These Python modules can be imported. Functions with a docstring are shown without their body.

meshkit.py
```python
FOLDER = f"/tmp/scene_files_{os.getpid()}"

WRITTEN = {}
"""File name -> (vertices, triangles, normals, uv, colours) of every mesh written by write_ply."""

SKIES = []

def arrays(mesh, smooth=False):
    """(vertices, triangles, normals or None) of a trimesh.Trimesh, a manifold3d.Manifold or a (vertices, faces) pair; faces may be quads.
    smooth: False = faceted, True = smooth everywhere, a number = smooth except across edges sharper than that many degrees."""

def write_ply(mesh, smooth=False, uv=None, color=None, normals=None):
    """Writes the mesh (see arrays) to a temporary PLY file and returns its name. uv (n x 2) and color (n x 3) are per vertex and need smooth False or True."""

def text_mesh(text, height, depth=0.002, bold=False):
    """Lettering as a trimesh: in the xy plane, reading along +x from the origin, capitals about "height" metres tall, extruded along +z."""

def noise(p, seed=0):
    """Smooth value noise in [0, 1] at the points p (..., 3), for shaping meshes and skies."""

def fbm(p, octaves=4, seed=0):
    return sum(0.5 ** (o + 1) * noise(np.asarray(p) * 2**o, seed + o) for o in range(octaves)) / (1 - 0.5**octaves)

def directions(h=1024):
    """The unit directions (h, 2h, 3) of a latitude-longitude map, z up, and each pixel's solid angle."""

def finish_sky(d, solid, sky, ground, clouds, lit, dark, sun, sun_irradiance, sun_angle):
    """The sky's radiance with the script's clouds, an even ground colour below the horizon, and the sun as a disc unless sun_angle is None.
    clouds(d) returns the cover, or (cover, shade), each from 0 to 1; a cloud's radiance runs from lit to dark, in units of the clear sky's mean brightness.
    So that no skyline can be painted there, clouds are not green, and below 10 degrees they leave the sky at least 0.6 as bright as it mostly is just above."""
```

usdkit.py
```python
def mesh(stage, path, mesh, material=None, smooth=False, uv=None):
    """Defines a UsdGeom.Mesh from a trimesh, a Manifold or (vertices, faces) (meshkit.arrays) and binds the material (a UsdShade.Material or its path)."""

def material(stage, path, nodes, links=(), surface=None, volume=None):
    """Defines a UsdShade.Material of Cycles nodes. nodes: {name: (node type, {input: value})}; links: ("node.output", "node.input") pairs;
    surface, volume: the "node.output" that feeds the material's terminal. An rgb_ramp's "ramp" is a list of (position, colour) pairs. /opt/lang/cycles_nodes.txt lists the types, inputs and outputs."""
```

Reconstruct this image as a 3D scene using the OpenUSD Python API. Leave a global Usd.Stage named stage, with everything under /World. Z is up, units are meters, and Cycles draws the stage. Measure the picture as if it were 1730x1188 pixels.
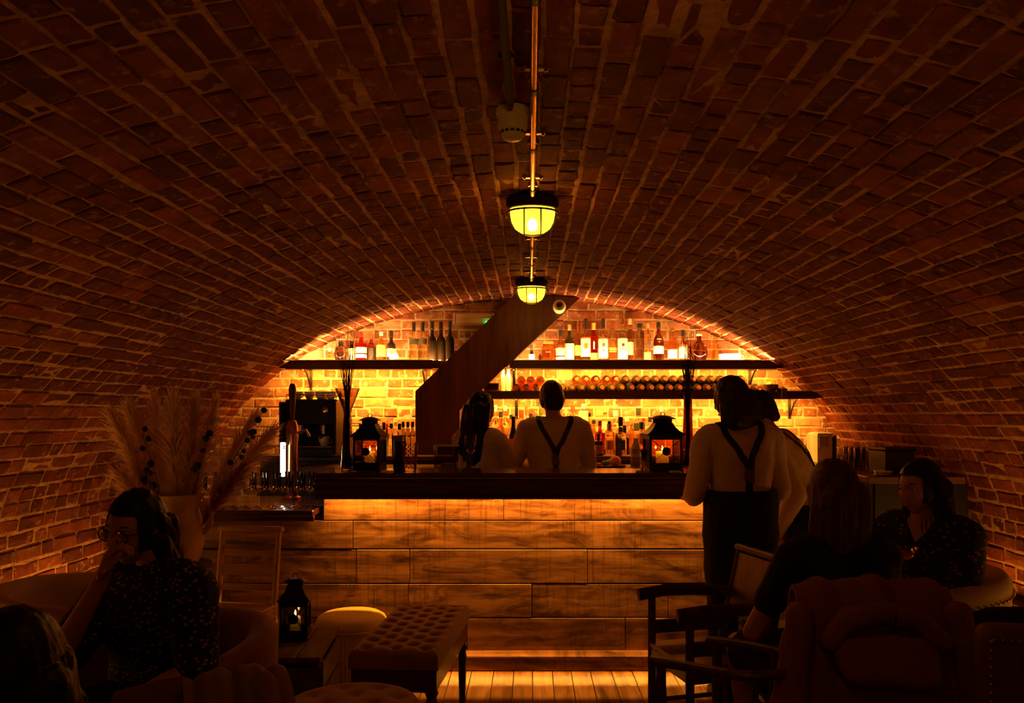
import math, random
import numpy as np, trimesh, usdkit, meshkit
import manifold3d as m3
from scipy.spatial import cKDTree
from pxr import Usd, UsdGeom, UsdLux, UsdShade, Gf, Sdf

stage = Usd.Stage.CreateInMemory()
UsdGeom.SetStageUpAxis(stage, 'Z')
W_ = UsdGeom.Xform.Define(stage, '/World')
UsdGeom.Scope.Define(stage, '/World/Looks')
PI = math.pi

# ------------------------------------------------------------------ camera
F = 1385.0                      # focal length in pixels of the 1730 wide frame
VX, VY, EYE = 895.0, 700.0, 1.48  # vanishing point of the vault's axis, eye height
cam = UsdGeom.Camera.Define(stage, '/World/camera')
cam.CreateHorizontalApertureAttr(36.0)
cam.CreateVerticalApertureAttr(36.0 * 1188 / 1730)
cam.CreateFocalLengthAttr(36.0 * F / 1730)
cam.CreateHorizontalApertureOffsetAttr(-36.0 * (VX - 865) / 1730)
cam.CreateVerticalApertureOffsetAttr(36.0 * (VY - 594) / 1730)
cam.CreateClippingRangeAttr(Gf.Vec2f(0.05, 100))
cam.AddTranslateOp().Set(Gf.Vec3d(0, 0, EYE))
cam.AddRotateXYZOp().Set(Gf.Vec3f(90, 0, 0))
cam.CreateExposureAttr(0.0)

# ------------------------------------------------------------------ lights
AMBER = (1.0, 0.36, 0.035)
WARM = (1.0, 0.30, 0.03)
PALE = (1.0, 0.46, 0.11)
NL = [0]
def strip_light(a, b, aim, width, power, col=AMBER, spread=None):
    """LED tape from a to b (world), shining towards the direction aim."""
    NL[0] += 1
    a, b, n = np.array(a, float), np.array(b, float), np.array(aim, float)
    L = np.linalg.norm(b - a); x = (b - a) / L
    n = n - x * (n @ x); n /= np.linalg.norm(n)
    z = -n; y = np.cross(z, x)
    l = UsdLux.RectLight.Define(stage, f'/World/light_{NL[0]}')
    c = (a + b) / 2
    l.AddTransformOp().Set(Gf.Matrix4d(*x, 0, *y, 0, *z, 0, *c, 1))
    l.CreateWidthAttr(L); l.CreateHeightAttr(width)
    l.CreateColorAttr(Gf.Vec3f(*col)); l.CreateIntensityAttr(power)
def bulb_light(c, r, power, col=WARM):
    NL[0] += 1
    l = UsdLux.SphereLight.Define(stage, f'/World/light_{NL[0]}')
    l.AddTranslateOp().Set(Gf.Vec3d(*c)); l.CreateRadiusAttr(r)
    l.CreateColorAttr(Gf.Vec3f(*col)); l.CreateIntensityAttr(power)

I_SHELF, I_UNDER, I_UNDER2, I_BAR, I_SIDE, I_LAMP = 600., 640., 440., 690., 47., 165.
BACK = 6.90
strip_light((-2.00, 6.622, 1.922), (-0.71, 6.622, 1.922), (0, .9, 1), .012, I_SHELF, PALE)
strip_light((-0.10, 6.622, 1.922), (2.00, 6.622, 1.922), (0, .9, 1), .012, I_SHELF, PALE)
strip_light((-1.93, 6.618, 1.838), (-0.80, 6.618, 1.838), (0, 1., -1), .012, I_UNDER)
strip_light((-0.30, 6.618, 1.838), (1.95, 6.618, 1.838), (0, 1., -1), .012, I_UNDER)
strip_light((-0.40, 6.618, 1.598), (2.28, 6.618, 1.598), (0, 1., -1), .012, I_UNDER2)
strip_light((-1.18, 4.655, 1.096), (1.14, 4.655, 1.096), (0, 0, -1), .006, I_BAR)
I_FOOT = 170.
strip_light((-1.85, 4.700, 0.0525), (1.14, 4.700, 0.0525), (0, -1, -.5), .004, I_FOOT)
strip_light((-2.62, 2.3, 0.45), (-2.62, 5.30, 0.45), (.12, 0, 1), .02, I_SIDE)
strip_light((2.62, 2.3, 0.45), (2.62, 4.93, 0.45), (-.12, 0, 1), .02, I_SIDE)
LAMPS = [5.79, 3.59, 1.39, -0.8]
for y in LAMPS:
    bulb_light((0.01, y, 2.300), .028, I_LAMP)

# ------------------------------------------------------------------ helpers
def wx(px, D): return (px - VX) * D / F
def wz(py, D): return EYE - (py - VY) * D / F

COUNT = {}
def numbered(parent, name):
    k = (parent, name); n = COUNT.get(k, 0); COUNT[k] = n + 1
    return name if n == 0 else f'{name}_{n:03d}'
def tag(p, label=None, cat=None, group=None, kind=None):
    p = p.GetPrim() if hasattr(p, 'GetPrim') else p
    for k, v in (('label', label), ('category', cat), ('group', group), ('kind', kind)):
        if v: p.SetCustomDataByKey(k, v)
    return p
def place(x, loc, rz=0, R=None):
    if R is not None:
        M = np.eye(4); M[:3, :3] = R.T; M[3, :3] = loc
        x.AddTransformOp().Set(Gf.Matrix4d(*M.ravel()))
    else:
        x.AddTranslateOp().Set(Gf.Vec3d(*map(float, loc)))
        if rz: x.AddRotateZOp().Set(float(rz))
def thing(name, label, cat, loc=(0, 0, 0), rz=0, group=None, R=None, kind=None):
    x = UsdGeom.Xform.Define(stage, '/World/' + numbered('/World', name))
    place(x, loc, rz, R)
    return tag(x, label, cat, group, kind)
def part(name, mesh, mat, parent=None, label=None, kind=None, smooth=35):
    pp = str(parent.GetPath()) if parent is not None else '/World'
    path = pp + '/' + numbered(pp, name)
    if isinstance(mesh, list): mesh = cat(*mesh)
    g = usdkit.mesh(stage, path, mesh, M[mat] if isinstance(mat, str) else mat, smooth=smooth)
    return tag(g, label, None, None, kind)
def solo(name, mesh, mat, label, cat_, loc=(0, 0, 0), rz=0, group=None, kind=None, smooth=35):
    p = part(name, mesh, mat, None, label, kind, smooth)
    place(UsdGeom.Xformable(p), loc, rz)
    return tag(p, None, cat_, group)
def dup(root, loc, rz=0, label=None, group=None):
    was = root.GetCustomData()
    n = root.GetName().rsplit('_', 1); base = n[0] if n[-1].isdigit() else root.GetName()
    x = UsdGeom.Xform.Define(stage, '/World/' + numbered('/World', base))
    p = x.GetPrim(); p.GetReferences().AddInternalReference(root.GetPath()); p.SetInstanceable(True)
    x.ClearXformOpOrder()
    t = x.GetTranslateOp() if False else None
    for op in ('xformOp:translate', 'xformOp:rotateZ'):
        pass
    a = x.AddTranslateOp(opSuffix='copy'); a.Set(Gf.Vec3d(*map(float, loc)))
    ops = [a]
    if rz:
        b = x.AddRotateZOp(opSuffix='copy'); b.Set(float(rz)); ops.append(b)
    x.SetXformOpOrder(ops)
    return tag(p, label or was.get('label'), was.get('category'), group or was.get('group'))

# ---- mesh helpers
def tm(m):
    if isinstance(m, trimesh.Trimesh): return m
    v, f, _ = meshkit.arrays(m)
    return trimesh.Trimesh(v, f, process=False)
def cat(*ms):
    vs, fs, n = [], [], 0
    for m in ms:
        m = tm(m); vs.append(np.asarray(m.vertices)); fs.append(np.asarray(m.faces) + n); n += len(m.vertices)
    return trimesh.Trimesh(np.vstack(vs), np.vstack(fs), process=False)
def mv(m, x=0, y=0, z=0):
    m = tm(m).copy(); m.vertices = m.vertices + np.array([x, y, z]); return m
def rot(m, ax, deg, c=(0, 0, 0)):
    m = tm(m).copy()
    m.apply_transform(trimesh.transformations.rotation_matrix(math.radians(deg), {'x': [1, 0, 0], 'y': [0, 1, 0], 'z': [0, 0, 1]}[ax], c))
    return m
BOXF = None
def box(sx, sy, sz, x=0, y=0, z=0, ch=.003):
    """Chamfered box, centre x, y, z."""
    global BOXF
    ch = min(ch, sx * .3, sy * .3, sz * .3)
    pts = []
    for a in (-1, 1):
        for b in (-1, 1):
            for c in (-1, 1):
                h = np.array([a * sx / 2, b * sy / 2, c * sz / 2]); s = np.array([a, b, c]) * ch
                for k in range(3):
                    q = h - s; q[k] = h[k]; pts.append(q)
    pts = np.array(pts)
    if BOXF is None:
        ref = []
        for a in (-1, 1):
            for b in (-1, 1):
                for c in (-1, 1):
                    for k in range(3):
                        q = np.array([a, b, c]) * .7; q[k] = [a, b, c][k]; ref.append(q)
        ref = np.array(ref); h = trimesh.convex.convex_hull(ref, repair=True)
        idx = cKDTree(ref).query(h.vertices)[1]; BOXF = idx[h.faces]
    return trimesh.Trimesh(pts + np.array([x, y, z]), BOXF, process=False)
def lathe(prof, n=20, x=0, y=0, z=0, a0=0.0, sy=1.0):
    """Revolved (r, z) profile; r = 0 closes an end."""
    vs, rings = [], []
    for r, h in prof:
        if r <= 1e-6: rings.append([len(vs)] * n); vs.append((0, 0, h))
        else:
            rings.append(list(range(len(vs), len(vs) + n)))
            vs += [(r * math.cos(a0 + 2 * PI * k / n), sy * r * math.sin(a0 + 2 * PI * k / n), h) for k in range(n)]
    fs = []
    for A, B in zip(rings, rings[1:]):
        for k in range(n):
            j = (k + 1) % n
            for t in ((A[k], A[j], B[j]), (A[k], B[j], B[k])):
                if len(set(t)) == 3: fs.append(t)
    v = np.array(vs, float) + np.array([x, y, z])
    return trimesh.Trimesh(v, np.array(fs), process=False)
def cyl(r, h, x=0, y=0, z=0, n=16, ch=None, r2=None):
    r2 = r if r2 is None else r2
    ch = min(r, r2, h) * .12 if ch is None else ch
    return lathe([(0, 0), (r - ch, 0), (r, ch), (r2, h - ch), (r2 - ch, h), (0, h)], n, x, y, z)
def ball(r, x=0, y=0, z=0, sub=2, s=(1, 1, 1)):
    m = trimesh.creation.icosphere(sub, r); m.vertices = m.vertices * np.array(s) + np.array([x, y, z]); return m
def tube(pts, r, n=8, closed=False, cap=True, flat=None):
    p = np.asarray(pts, float); r = np.broadcast_to(r, (len(p),)).astype(float)
    t = np.gradient(p, axis=0)
    if closed: t = np.roll(p, -1, 0) - np.roll(p, 1, 0)
    t /= np.linalg.norm(t, axis=1, keepdims=True) + 1e-12
    a = np.zeros_like(p); u = np.array([0, 0, 1.]) if abs(t[0, 2]) < .9 else np.array([1., 0, 0])
    for i in range(len(p)):
        u = u - t[i] * (u @ t[i]); u /= np.linalg.norm(u) + 1e-12; a[i] = u
    b = np.cross(t, a); ang = np.arange(n) * 2 * PI / n
    fa = 1.0 if flat is None else flat
    v = (p[:, None] + r[:, None, None] * (np.cos(ang)[None, :, None] * a[:, None] * fa + np.sin(ang)[None, :, None] * b[:, None])).reshape(-1, 3)
    fs, m = [], len(p)
    for i in range(m if closed else m - 1):
        i2 = (i + 1) % m
        for k in range(n):
            j = (k + 1) % n
            fs += [(i * n + k, i * n + j, i2 * n + j), (i * n + k, i2 * n + j, i2 * n + k)]
    if cap and not closed:
        v = np.vstack([v, p[0], p[-1]]); c0, c1 = len(v) - 2, len(v) - 1
        for k in range(n):
            j = (k + 1) % n
            fs += [(c0, j, k), (c1, (m - 1) * n + k, (m - 1) * n + j)]
    return trimesh.Trimesh(v, np.array(fs), process=False)
def arc(c, r, a0, a1, n=16, plane='xy', sy=1.0):
    t = np.radians(np.linspace(a0, a1, n)); A, B = np.cos(t) * r, np.sin(t) * r * sy; o = np.zeros_like(A)
    q = {'xy': (A, B, o), 'xz': (A, o, B), 'yz': (o, A, B)}[plane]
    return np.stack(q, 1) + np.array(c)
def prism(poly, h, z=0, ch=0):
    """Polygon in xy extruded along z."""
    from shapely.geometry import Polygon
    return mv(trimesh.creation.extrude_polygon(Polygon(poly), h, engine='earcut'), 0, 0, z)
def xz_prism(poly, depth, y=0):
    m = prism(poly, depth); v = m.vertices.copy()
    m.vertices = np.stack([v[:, 0], y + depth - v[:, 2], v[:, 1]], 1); return m
def band(R, z0, z1, a0, a1, n=12, th=.0008, x=0, y=0):
    """A label: part of a cylinder shell, angles in degrees."""
    t = np.radians(np.linspace(a0, a1, n)); vs = []
    for rr in (R, R + th):
        for zz in (z0, z1): vs += [(x + rr * math.cos(q), y + rr * math.sin(q), zz) for q in t]
    I = lambda s, e, k: (s * 2 + e) * n + k
    fs = []
    for k in range(n - 1):
        for q in ((I(1, 0, k), I(1, 0, k + 1), I(1, 1, k + 1), I(1, 1, k)), (I(0, 0, k + 1), I(0, 0, k), I(0, 1, k), I(0, 1, k + 1)),
                  (I(1, 1, k), I(1, 1, k + 1), I(0, 1, k + 1), I(0, 1, k)), (I(0, 0, k), I(0, 0, k + 1), I(1, 0, k + 1), I(1, 0, k))):
            fs += [(q[0], q[1], q[2]), (q[0], q[2], q[3])]
    for k in (0, n - 1):
        q = (I(0, 0, k), I(1, 0, k), I(1, 1, k), I(0, 1, k)); q = q if k == 0 else q[::-1]
        fs += [(q[0], q[1], q[2]), (q[0], q[2], q[3])]
    return trimesh.Trimesh(np.array(vs), np.array(fs), process=False)
def wobble(m, amp, scale, seed=0, amount=None):
    """Displace along normals by fractal noise."""
    m = tm(m).copy(); n = np.asarray(m.vertex_normals)
    d = (meshkit.fbm(m.vertices * scale + 31.7, 3, seed) - .5) * 2 * amp
    m.vertices = m.vertices + n * d[:, None]; return m
def sph(p, r, s=14): return m3.Manifold.sphere(r, s).translate([float(q) for q in p])
def hullch(*pr, s=14):
    """Chain of (point, radius): hulls of neighbouring spheres."""
    S = [sph(p, r, s) for p, r in pr]
    return [m3.Manifold.batch_hull([a, b]) for a, b in zip(S, S[1:])]
def hull_of(*pr, s=14): return m3.Manifold.batch_hull([sph(p, r, s) for p, r in pr])
def union(ms): return m3.Manifold.batch_boolean(ms, m3.OpType.Add)
def to_man(m):
    m = tm(m); m = trimesh.Trimesh(m.vertices, m.faces, process=True)
    return m3.Manifold(m3.Mesh(np.asarray(m.vertices, np.float32), np.asarray(m.faces, np.uint32)))
def fuse(ms, edge=.02, it=10):
    u = union(ms) if isinstance(ms, list) else ms
    t = tm(u.refine_to_length(edge)); t = trimesh.Trimesh(t.vertices, t.faces, process=True)
    trimesh.smoothing.filter_taubin(t, lamb=.5, nu=.53, iterations=it)
    return t
def pad(sx, sy, sz, r, n=5):
    """Soft cushion box with round edges (bottom at z=0)."""
    pts = [((a * (sx / 2 - r), b * (sy / 2 - r), c), r) for a in (-1, 1) for b in (-1, 1) for c in (r, sz - r)]
    return hull_of(*pts, s=16)

# ------------------------------------------------------------------ materials
M = {}
def mat(name, nodes, links, surface='p.BSDF'):
    M[name] = usdkit.material(stage, '/World/Looks/' + name, nodes, links, surface=surface)
def pm(name, col, rough=.6, var=.15, vs=8., bump=0., bs=60., stretch=(1, 1, 1), island=False, **kw):
    """Principled colour with soft noise variation and fine bump."""
    c = np.array(col, float)
    n = {'tc': ('texture_coordinate', {}), 'mp': ('mapping', {'scale': stretch}),
         'n': ('noise_texture', {'scale': vs, 'detail': 4.}),
         'r': ('rgb_ramp', {'ramp': [(.3, c * (1 - var)), (.7, np.minimum(c * (1 + var), 1))]}),
         'p': ('principled_bsdf', dict(roughness=rough, **kw))}
    l = [('tc.object', 'mp.vector'), ('mp.vector', 'n.vector'), ('n.fac', 'r.fac'), ('r.color', 'p.base_color')]
    if bump:
        n['b'] = ('noise_texture', {'scale': bs, 'detail': 5.}); n['bu'] = ('bump', {'strength': .8, 'distance': bump})
        l += [('mp.vector', 'b.vector'), ('b.fac', 'bu.height'), ('bu.normal', 'p.normal')]
    mat(name, n, l)
def wood(name, c1, c2, axis=0, rough=.5, off=0., saw=False, gs=1., coat=0.):
    s = [26. * gs, 26. * gs, 26. * gs]; s[axis] = 1.7 * gs
    n = {'tc': ('texture_coordinate', {}), 'mp': ('mapping', {'scale': tuple(s), 'location': (off, off * 1.7, off * .6)}),
         'n': ('noise_texture', {'scale': 1., 'detail': 7., 'roughness': .62, 'distortion': .6}),
         'r': ('rgb_ramp', {'ramp': [(.26, np.array(c1) * .18), (.42, c1), (.64, c2)]}),
         'bu': ('bump', {'strength': .6, 'distance': .0015}),
         'p': ('principled_bsdf', {'roughness': rough, 'coat_weight': coat, 'coat_roughness': .12})}
    l = [('tc.object', 'mp.vector'), ('mp.vector', 'n.vector'), ('n.fac', 'r.fac'), ('n.fac', 'bu.height'), ('bu.normal', 'p.normal')]
    if saw:
        n['m2'] = ('mapping', {'scale': (95., 1., 2.2), 'location': (off, 0, off)})
        n['n2'] = ('noise_texture', {'scale': 1., 'detail': 3., 'roughness': .7})
        n['r2'] = ('rgb_ramp', {'ramp': [(.30, (.25, .23, .21)), (.47, (1, 1, 1))]})
        n['n3'] = ('noise_texture', {'scale': 3.1, 'detail': 3.})
        n['r3'] = ('rgb_ramp', {'ramp': [(.35, (0, 0, 0)), (.6, (1, 1, 1))]})
        n['mx'] = ('mix', {'mix_type': 'multiply'})
        l += [('tc.object', 'm2.vector'), ('m2.vector', 'n2.vector'), ('n2.fac', 'r2.fac'), ('tc.object', 'n3.vector'), ('n3.fac', 'r3.fac'),
              ('r3.color', 'mx.fac'), ('r.color', 'mx.color1'), ('r2.color', 'mx.color2')]
        n['m5'] = ('mapping', {'scale': (3.2, 1., 11.), 'location': (off * 2, 0, off)})
        n['n5'] = ('noise_texture', {'scale': 1., 'detail': 6., 'roughness': .65, 'distortion': 1.2})
        n['r5'] = ('rgb_ramp', {'ramp': [(.36, (.30, .24, .20)), (.50, (.85, .83, .80)), (.62, (1.15, 1.12, 1.1))]})
        n['mx5'] = ('mix', {'mix_type': 'multiply', 'fac': 1.})
        l += [('tc.object', 'm5.vector'), ('m5.vector', 'n5.vector'), ('n5.fac', 'r5.fac'), ('mx.color', 'mx5.color1'), ('r5.color', 'mx5.color2'), ('mx5.color', 'p.base_color')]
    else:
        l += [('r.color', 'p.base_color')]
    mat(name, n, l)
def glass(name, col=(1, 1, 1), rough=0., ior=1.45):
    mat(name, {'p': ('principled_bsdf', {'base_color': col, 'roughness': rough, 'ior': ior, 'transmission_weight': 1.})}, [])
def thin_glass(name, col=(1, 1, 1), gloss=.0, ior=1.5):
    mat(name, {'f': ('fresnel', {'IOR': ior}), 't': ('transparent_bsdf', {'color': col}), 'g': ('glossy_bsdf', {'color': (1, 1, 1), 'roughness': gloss}),
               'm': ('mix_closure', {})}, [('f.fac', 'm.fac'), ('t.BSDF', 'm.closure1'), ('g.BSDF', 'm.closure2')], 'm.closure')
def glow(name, col, s): mat(name, {'e': ('emission', {'color': col, 'strength': s})}, [], 'e.emission')
def brickmat(name, col, mortar=(.40, .21, .11), smear=.57, island=False):
    """Rough fired brick with soot and lime smears."""
    c = np.array(col, float)
    n = {'g': ('geometry', {}), 'n': ('noise_texture', {'scale': 9., 'detail': 6., 'roughness': .65}),
         'r': ('rgb_ramp', {'ramp': [(.25, c * .45), (.5, c), (.72, np.minimum(c * 1.45, 1))]}),
         'n2': ('noise_texture', {'scale': 17., 'detail': 5., 'roughness': .7}),
         'r2': ('rgb_ramp', {'ramp': [(smear, (0, 0, 0)), (smear + .10, (.85, .85, .85))]}),
         'mx': ('mix', {'color2': mortar}),
         'n3': ('noise_texture', {'scale': 55., 'detail': 7., 'roughness': .7}), 'bu': ('bump', {'strength': .9, 'distance': .006}),
         'p': ('principled_bsdf', {'roughness': .85, 'specular_ior_level': .25})}
    l = [('g.position', 'n.vector'), ('g.position', 'n2.vector'), ('g.position', 'n3.vector'), ('n.fac', 'r.fac'), ('n2.fac', 'r2.fac'), ('r2.color', 'mx.fac'),
         ('mx.color', 'p.base_color'), ('n3.fac', 'bu.height'), ('bu.normal', 'p.normal')]
    if island:
        n['v'] = ('rgb_ramp', {'ramp': [(0, (.62, .6, .6)), (.5, (1, 1, 1)), (1, (1.3, 1.2, 1.1))]}); n['vm'] = ('mix', {'mix_type': 'multiply', 'fac': 1.})
        l += [('g.random_per_island', 'v.fac'), ('r.color', 'vm.color1'), ('v.color', 'vm.color2'), ('vm.color', 'mx.color1')]
    else: l += [('r.color', 'mx.color1')]
    mat(name, n, l)

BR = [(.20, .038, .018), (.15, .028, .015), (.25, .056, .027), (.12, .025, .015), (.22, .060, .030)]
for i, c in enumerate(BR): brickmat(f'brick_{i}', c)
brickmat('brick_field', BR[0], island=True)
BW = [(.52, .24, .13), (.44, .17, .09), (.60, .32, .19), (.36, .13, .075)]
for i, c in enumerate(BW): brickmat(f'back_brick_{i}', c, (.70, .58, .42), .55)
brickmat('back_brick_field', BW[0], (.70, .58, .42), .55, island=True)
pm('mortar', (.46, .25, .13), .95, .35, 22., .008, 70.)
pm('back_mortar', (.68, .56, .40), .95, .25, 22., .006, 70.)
for i, (a, b) in enumerate([((.26, .125, .05), (.50, .29, .13)), ((.22, .10, .04), (.44, .25, .11)), ((.30, .15, .065), (.56, .33, .16)), ((.20, .095, .04), (.40, .21, .09))]):
    wood(f'plank_{i}', a, b, 0, .42, 3.1 * i + .7, saw=True, gs=.8)
    wood(f'board_{i}', np.array(a) * .75, np.array(b) * .72, 1, .45, 2.3 * i + .2, gs=.8)
wood('bar_wood', (.055, .016, .008), (.11, .035, .016), 0, .22, 1.3, coat=.5)
wood('shelf_wood', (.06, .022, .010), (.115, .045, .02), 0, .4, 4.)
wood('beam_wood', (.11, .030, .012), (.18, .055, .022), 2, .45, 2.)
wood('chair_wood', (.07, .026, .012), (.14, .055, .025), 2, .35, 5.)
wood('chair_wood_x', (.07, .026, .012), (.14, .055, .025), 0, .35, 6.)
wood('pale_wood', (.50, .28, .14), (.68, .42, .22), 2, .4, 7.)
wood('pale_wood_x', (.50, .28, .14), (.68, .42, .22), 0, .4, 8.)
wood('crate_wood', (.09, .045, .02), (.18, .095, .045), 1, .6, 9.)
wood('counter_wood', (.12, .055, .025), (.22, .11, .05), 0, .4, 10.)
pm('black_metal', (.012, .010, .009), .38, .2, 20, metallic=.6)
pm('dark_iron', (.035, .026, .02), .5, .3, 30, .0006, 200., metallic=.8)
pm('steel', (.62, .58, .52), .22, .08, 12, metallic=1.)
pm('brass', (.62, .40, .14), .25, .12, 14, metallic=1.)
pm('copper', (.62, .28, .14), .25, .12, 14, metallic=1.)
pm('black', (.010, .009, .008), .5, .2, 15)
pm('black_cap', (.014, .012, .012), .35, .1, 15)
pm('black_rubber', (.02, .018, .016), .7, .1, 15)
pm('white_plastic', (.72, .68, .58), .4, .04, 6)
pm('cream_plastic', (.82, .70, .52), .45, .05, 6)
pm('white_cap', (.80, .76, .66), .4, .03, 6)
pm('red_cap', (.55, .02, .015), .4, .05, 6)
pm('yellow_cap', (.75, .50, .10), .4, .05, 6)
pm('green_cap', (.02, .07, .03), .4, .05, 6)
pm('maroon_cap', (.16, .02, .02), .4, .05, 6)
pm('cork', (.42, .24, .12), .8, .2, 60, .001, 120.)
pm('gold_cap', (.70, .42, .12), .3, .1, 12, metallic=.8)
pm('red_foil', (.16, .035, .018), .35, .1, 20)
pm('tan_foil', (.26, .11, .045), .4, .1, 20)
pm('wax', (.85, .70, .45), .5, .05, 10, subsurface_weight=.6, subsurface_scale=.03, subsurface_radius=(1, .5, .2))
pm('candle_wick', (.02, .015, .01), .8, .1, 10)
glow('flame', (1, .55, .12), 60.)
glow('neon_white', (1, .86, .62), 9.)
glow('green_led', (.02, 1., .10), 40.)
glow('bulb', (1, .66, .22), 45.)
def lamp_glass():
    mat('lamp_glass', {'t': ('transparent_bsdf', {'color': (1, .80, .40)}), 'e': ('emission', {'color': (1, .60, .035), 'strength': 3.6}), 'm': ('mix_closure', {'fac': .55})},
        [('t.BSDF', 'm.closure1'), ('e.emission', 'm.closure2')], 'm.closure')
lamp_glass()
for n_, c_ in dict(clear=(.97, .97, .95), amber=(.95, .55, .15), red=(.95, .05, .03), pink=(.75, .12, .22), yellow=(.98, .80, .22), dark=(.10, .045, .02), green=(.25, .50, .10),
                   purple=(.45, .03, .22), pale=(.97, .85, .45), orange=(.98, .45, .10), rose=(.98, .30, .14), brown=(.30, .10, .03), smoke=(.45, .36, .28)).items():
    glass('glass_' + n_, c_, .0, 1.36)
pm('opaque_dark_glass', (.016, .010, .006), .10, .2, 8)
pm('opaque_green_glass', (.03, .024, .008), .10, .2, 8)
thin_glass('thin_glass')
thin_glass('amber_pane', (.95, .72, .45), .02)
thin_glass('dusty_glass', (.72, .66, .58), .08)
pm('orange_peel', (.85, .30, .02), .45, .12, 30, .001, 160.)
pm('lime_peel', (.18, .26, .03), .45, .15, 30, .0008, 160.)
pm('ceramic', (.72, .62, .48), .25, .05, 8)
pm('white_ceramic', (.85, .80, .70), .25, .03, 8)
pm('stoneware', (.66, .42, .25), .6, .18, 9, .002, 40.)
pm('milk', (.62, .48, .34), .3, .05, 5)
pm('milk_low', (.30, .18, .10), .3, .05, 5)
def paper(name, col, ink, ls=300., thr=.60):
    n = {'tc': ('texture_coordinate', {}), 'm1': ('mapping', {'scale': (1, 1, 1)}), 'w': ('noise_texture', {'scale': 1., 'detail': 2.}), 'mm': ('mapping', {'scale': (420., 420., 150.)}),
         'r': ('rgb_ramp', {'ramp': [(thr, (0, 0, 0)), (thr + .04, (1, 1, 1))]}), 'mx': ('mix', {'color1': col, 'color2': ink}), 'p': ('principled_bsdf', {'roughness': .6}),
         'tr': ('translucent_bsdf', {'color': col}), 'ms': ('mix_closure', {'fac': .35})}
    mat(name, n, [('tc.object', 'mm.vector'), ('mm.vector', 'w.vector'), ('w.fac', 'r.fac'), ('r.color', 'mx.fac'), ('mx.color', 'p.base_color'),
                  ('p.BSDF', 'ms.closure1'), ('tr.BSDF', 'ms.closure2')], 'ms.closure')
paper('paper_white', (.86, .80, .66), (.45, .16, .06))
paper('paper_cream', (.78, .62, .36), (.22, .10, .04))
paper('paper_orange', (.55, .20, .06), (.16, .05, .02))
paper('paper_dark', (.03, .02, .018), (.55, .40, .25), thr=.66)
paper('paper_green', (.07, .12, .05), (.02, .03, .02))
paper('paper_yellow', (.90, .66, .12), (.5, .1, .03))
pm('ink', (.03, .02, .02), .6, .1, 6)
pm('red_ink', (.45, .05, .02), .6, .1, 6)
# people and cloth
pm('skin', (.50, .24, .15), .5, .07, 14, .0006, 260., subsurface_weight=.12, subsurface_scale=.02, subsurface_radius=(1, .35, .2))
pm('lips', (.40, .11, .09), .4, .05, 14)
pm('eye_white', (.42, .36, .31), .15, .02, 5)
pm('iris', (.03, .018, .01), .1, .1, 5)
pm('hair_black', (.010, .007, .005), .42, .4, 60, .002, 120., (1, 1, .06), specular_ior_level=.18)
pm('hair_brown', (.035, .017, .009), .42, .4, 60, .002, 120., (1, 1, .06), specular_ior_level=.18)
pm('hair_auburn', (.10, .036, .018), .42, .4, 60, .002, 120., (1, 1, .06), specular_ior_level=.18)
pm('shirt_white', (.66, .48, .36), .8, .06, 10, .003, 25.)
pm('trouser_black', (.010, .009, .009), .85, .2, 20, .002, 60.)
pm('top_black', (.008, .007, .007), .9, .2, 20, .002, 60.)
pm('strap_black', (.012, .010, .009), .6, .1, 20)
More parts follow.
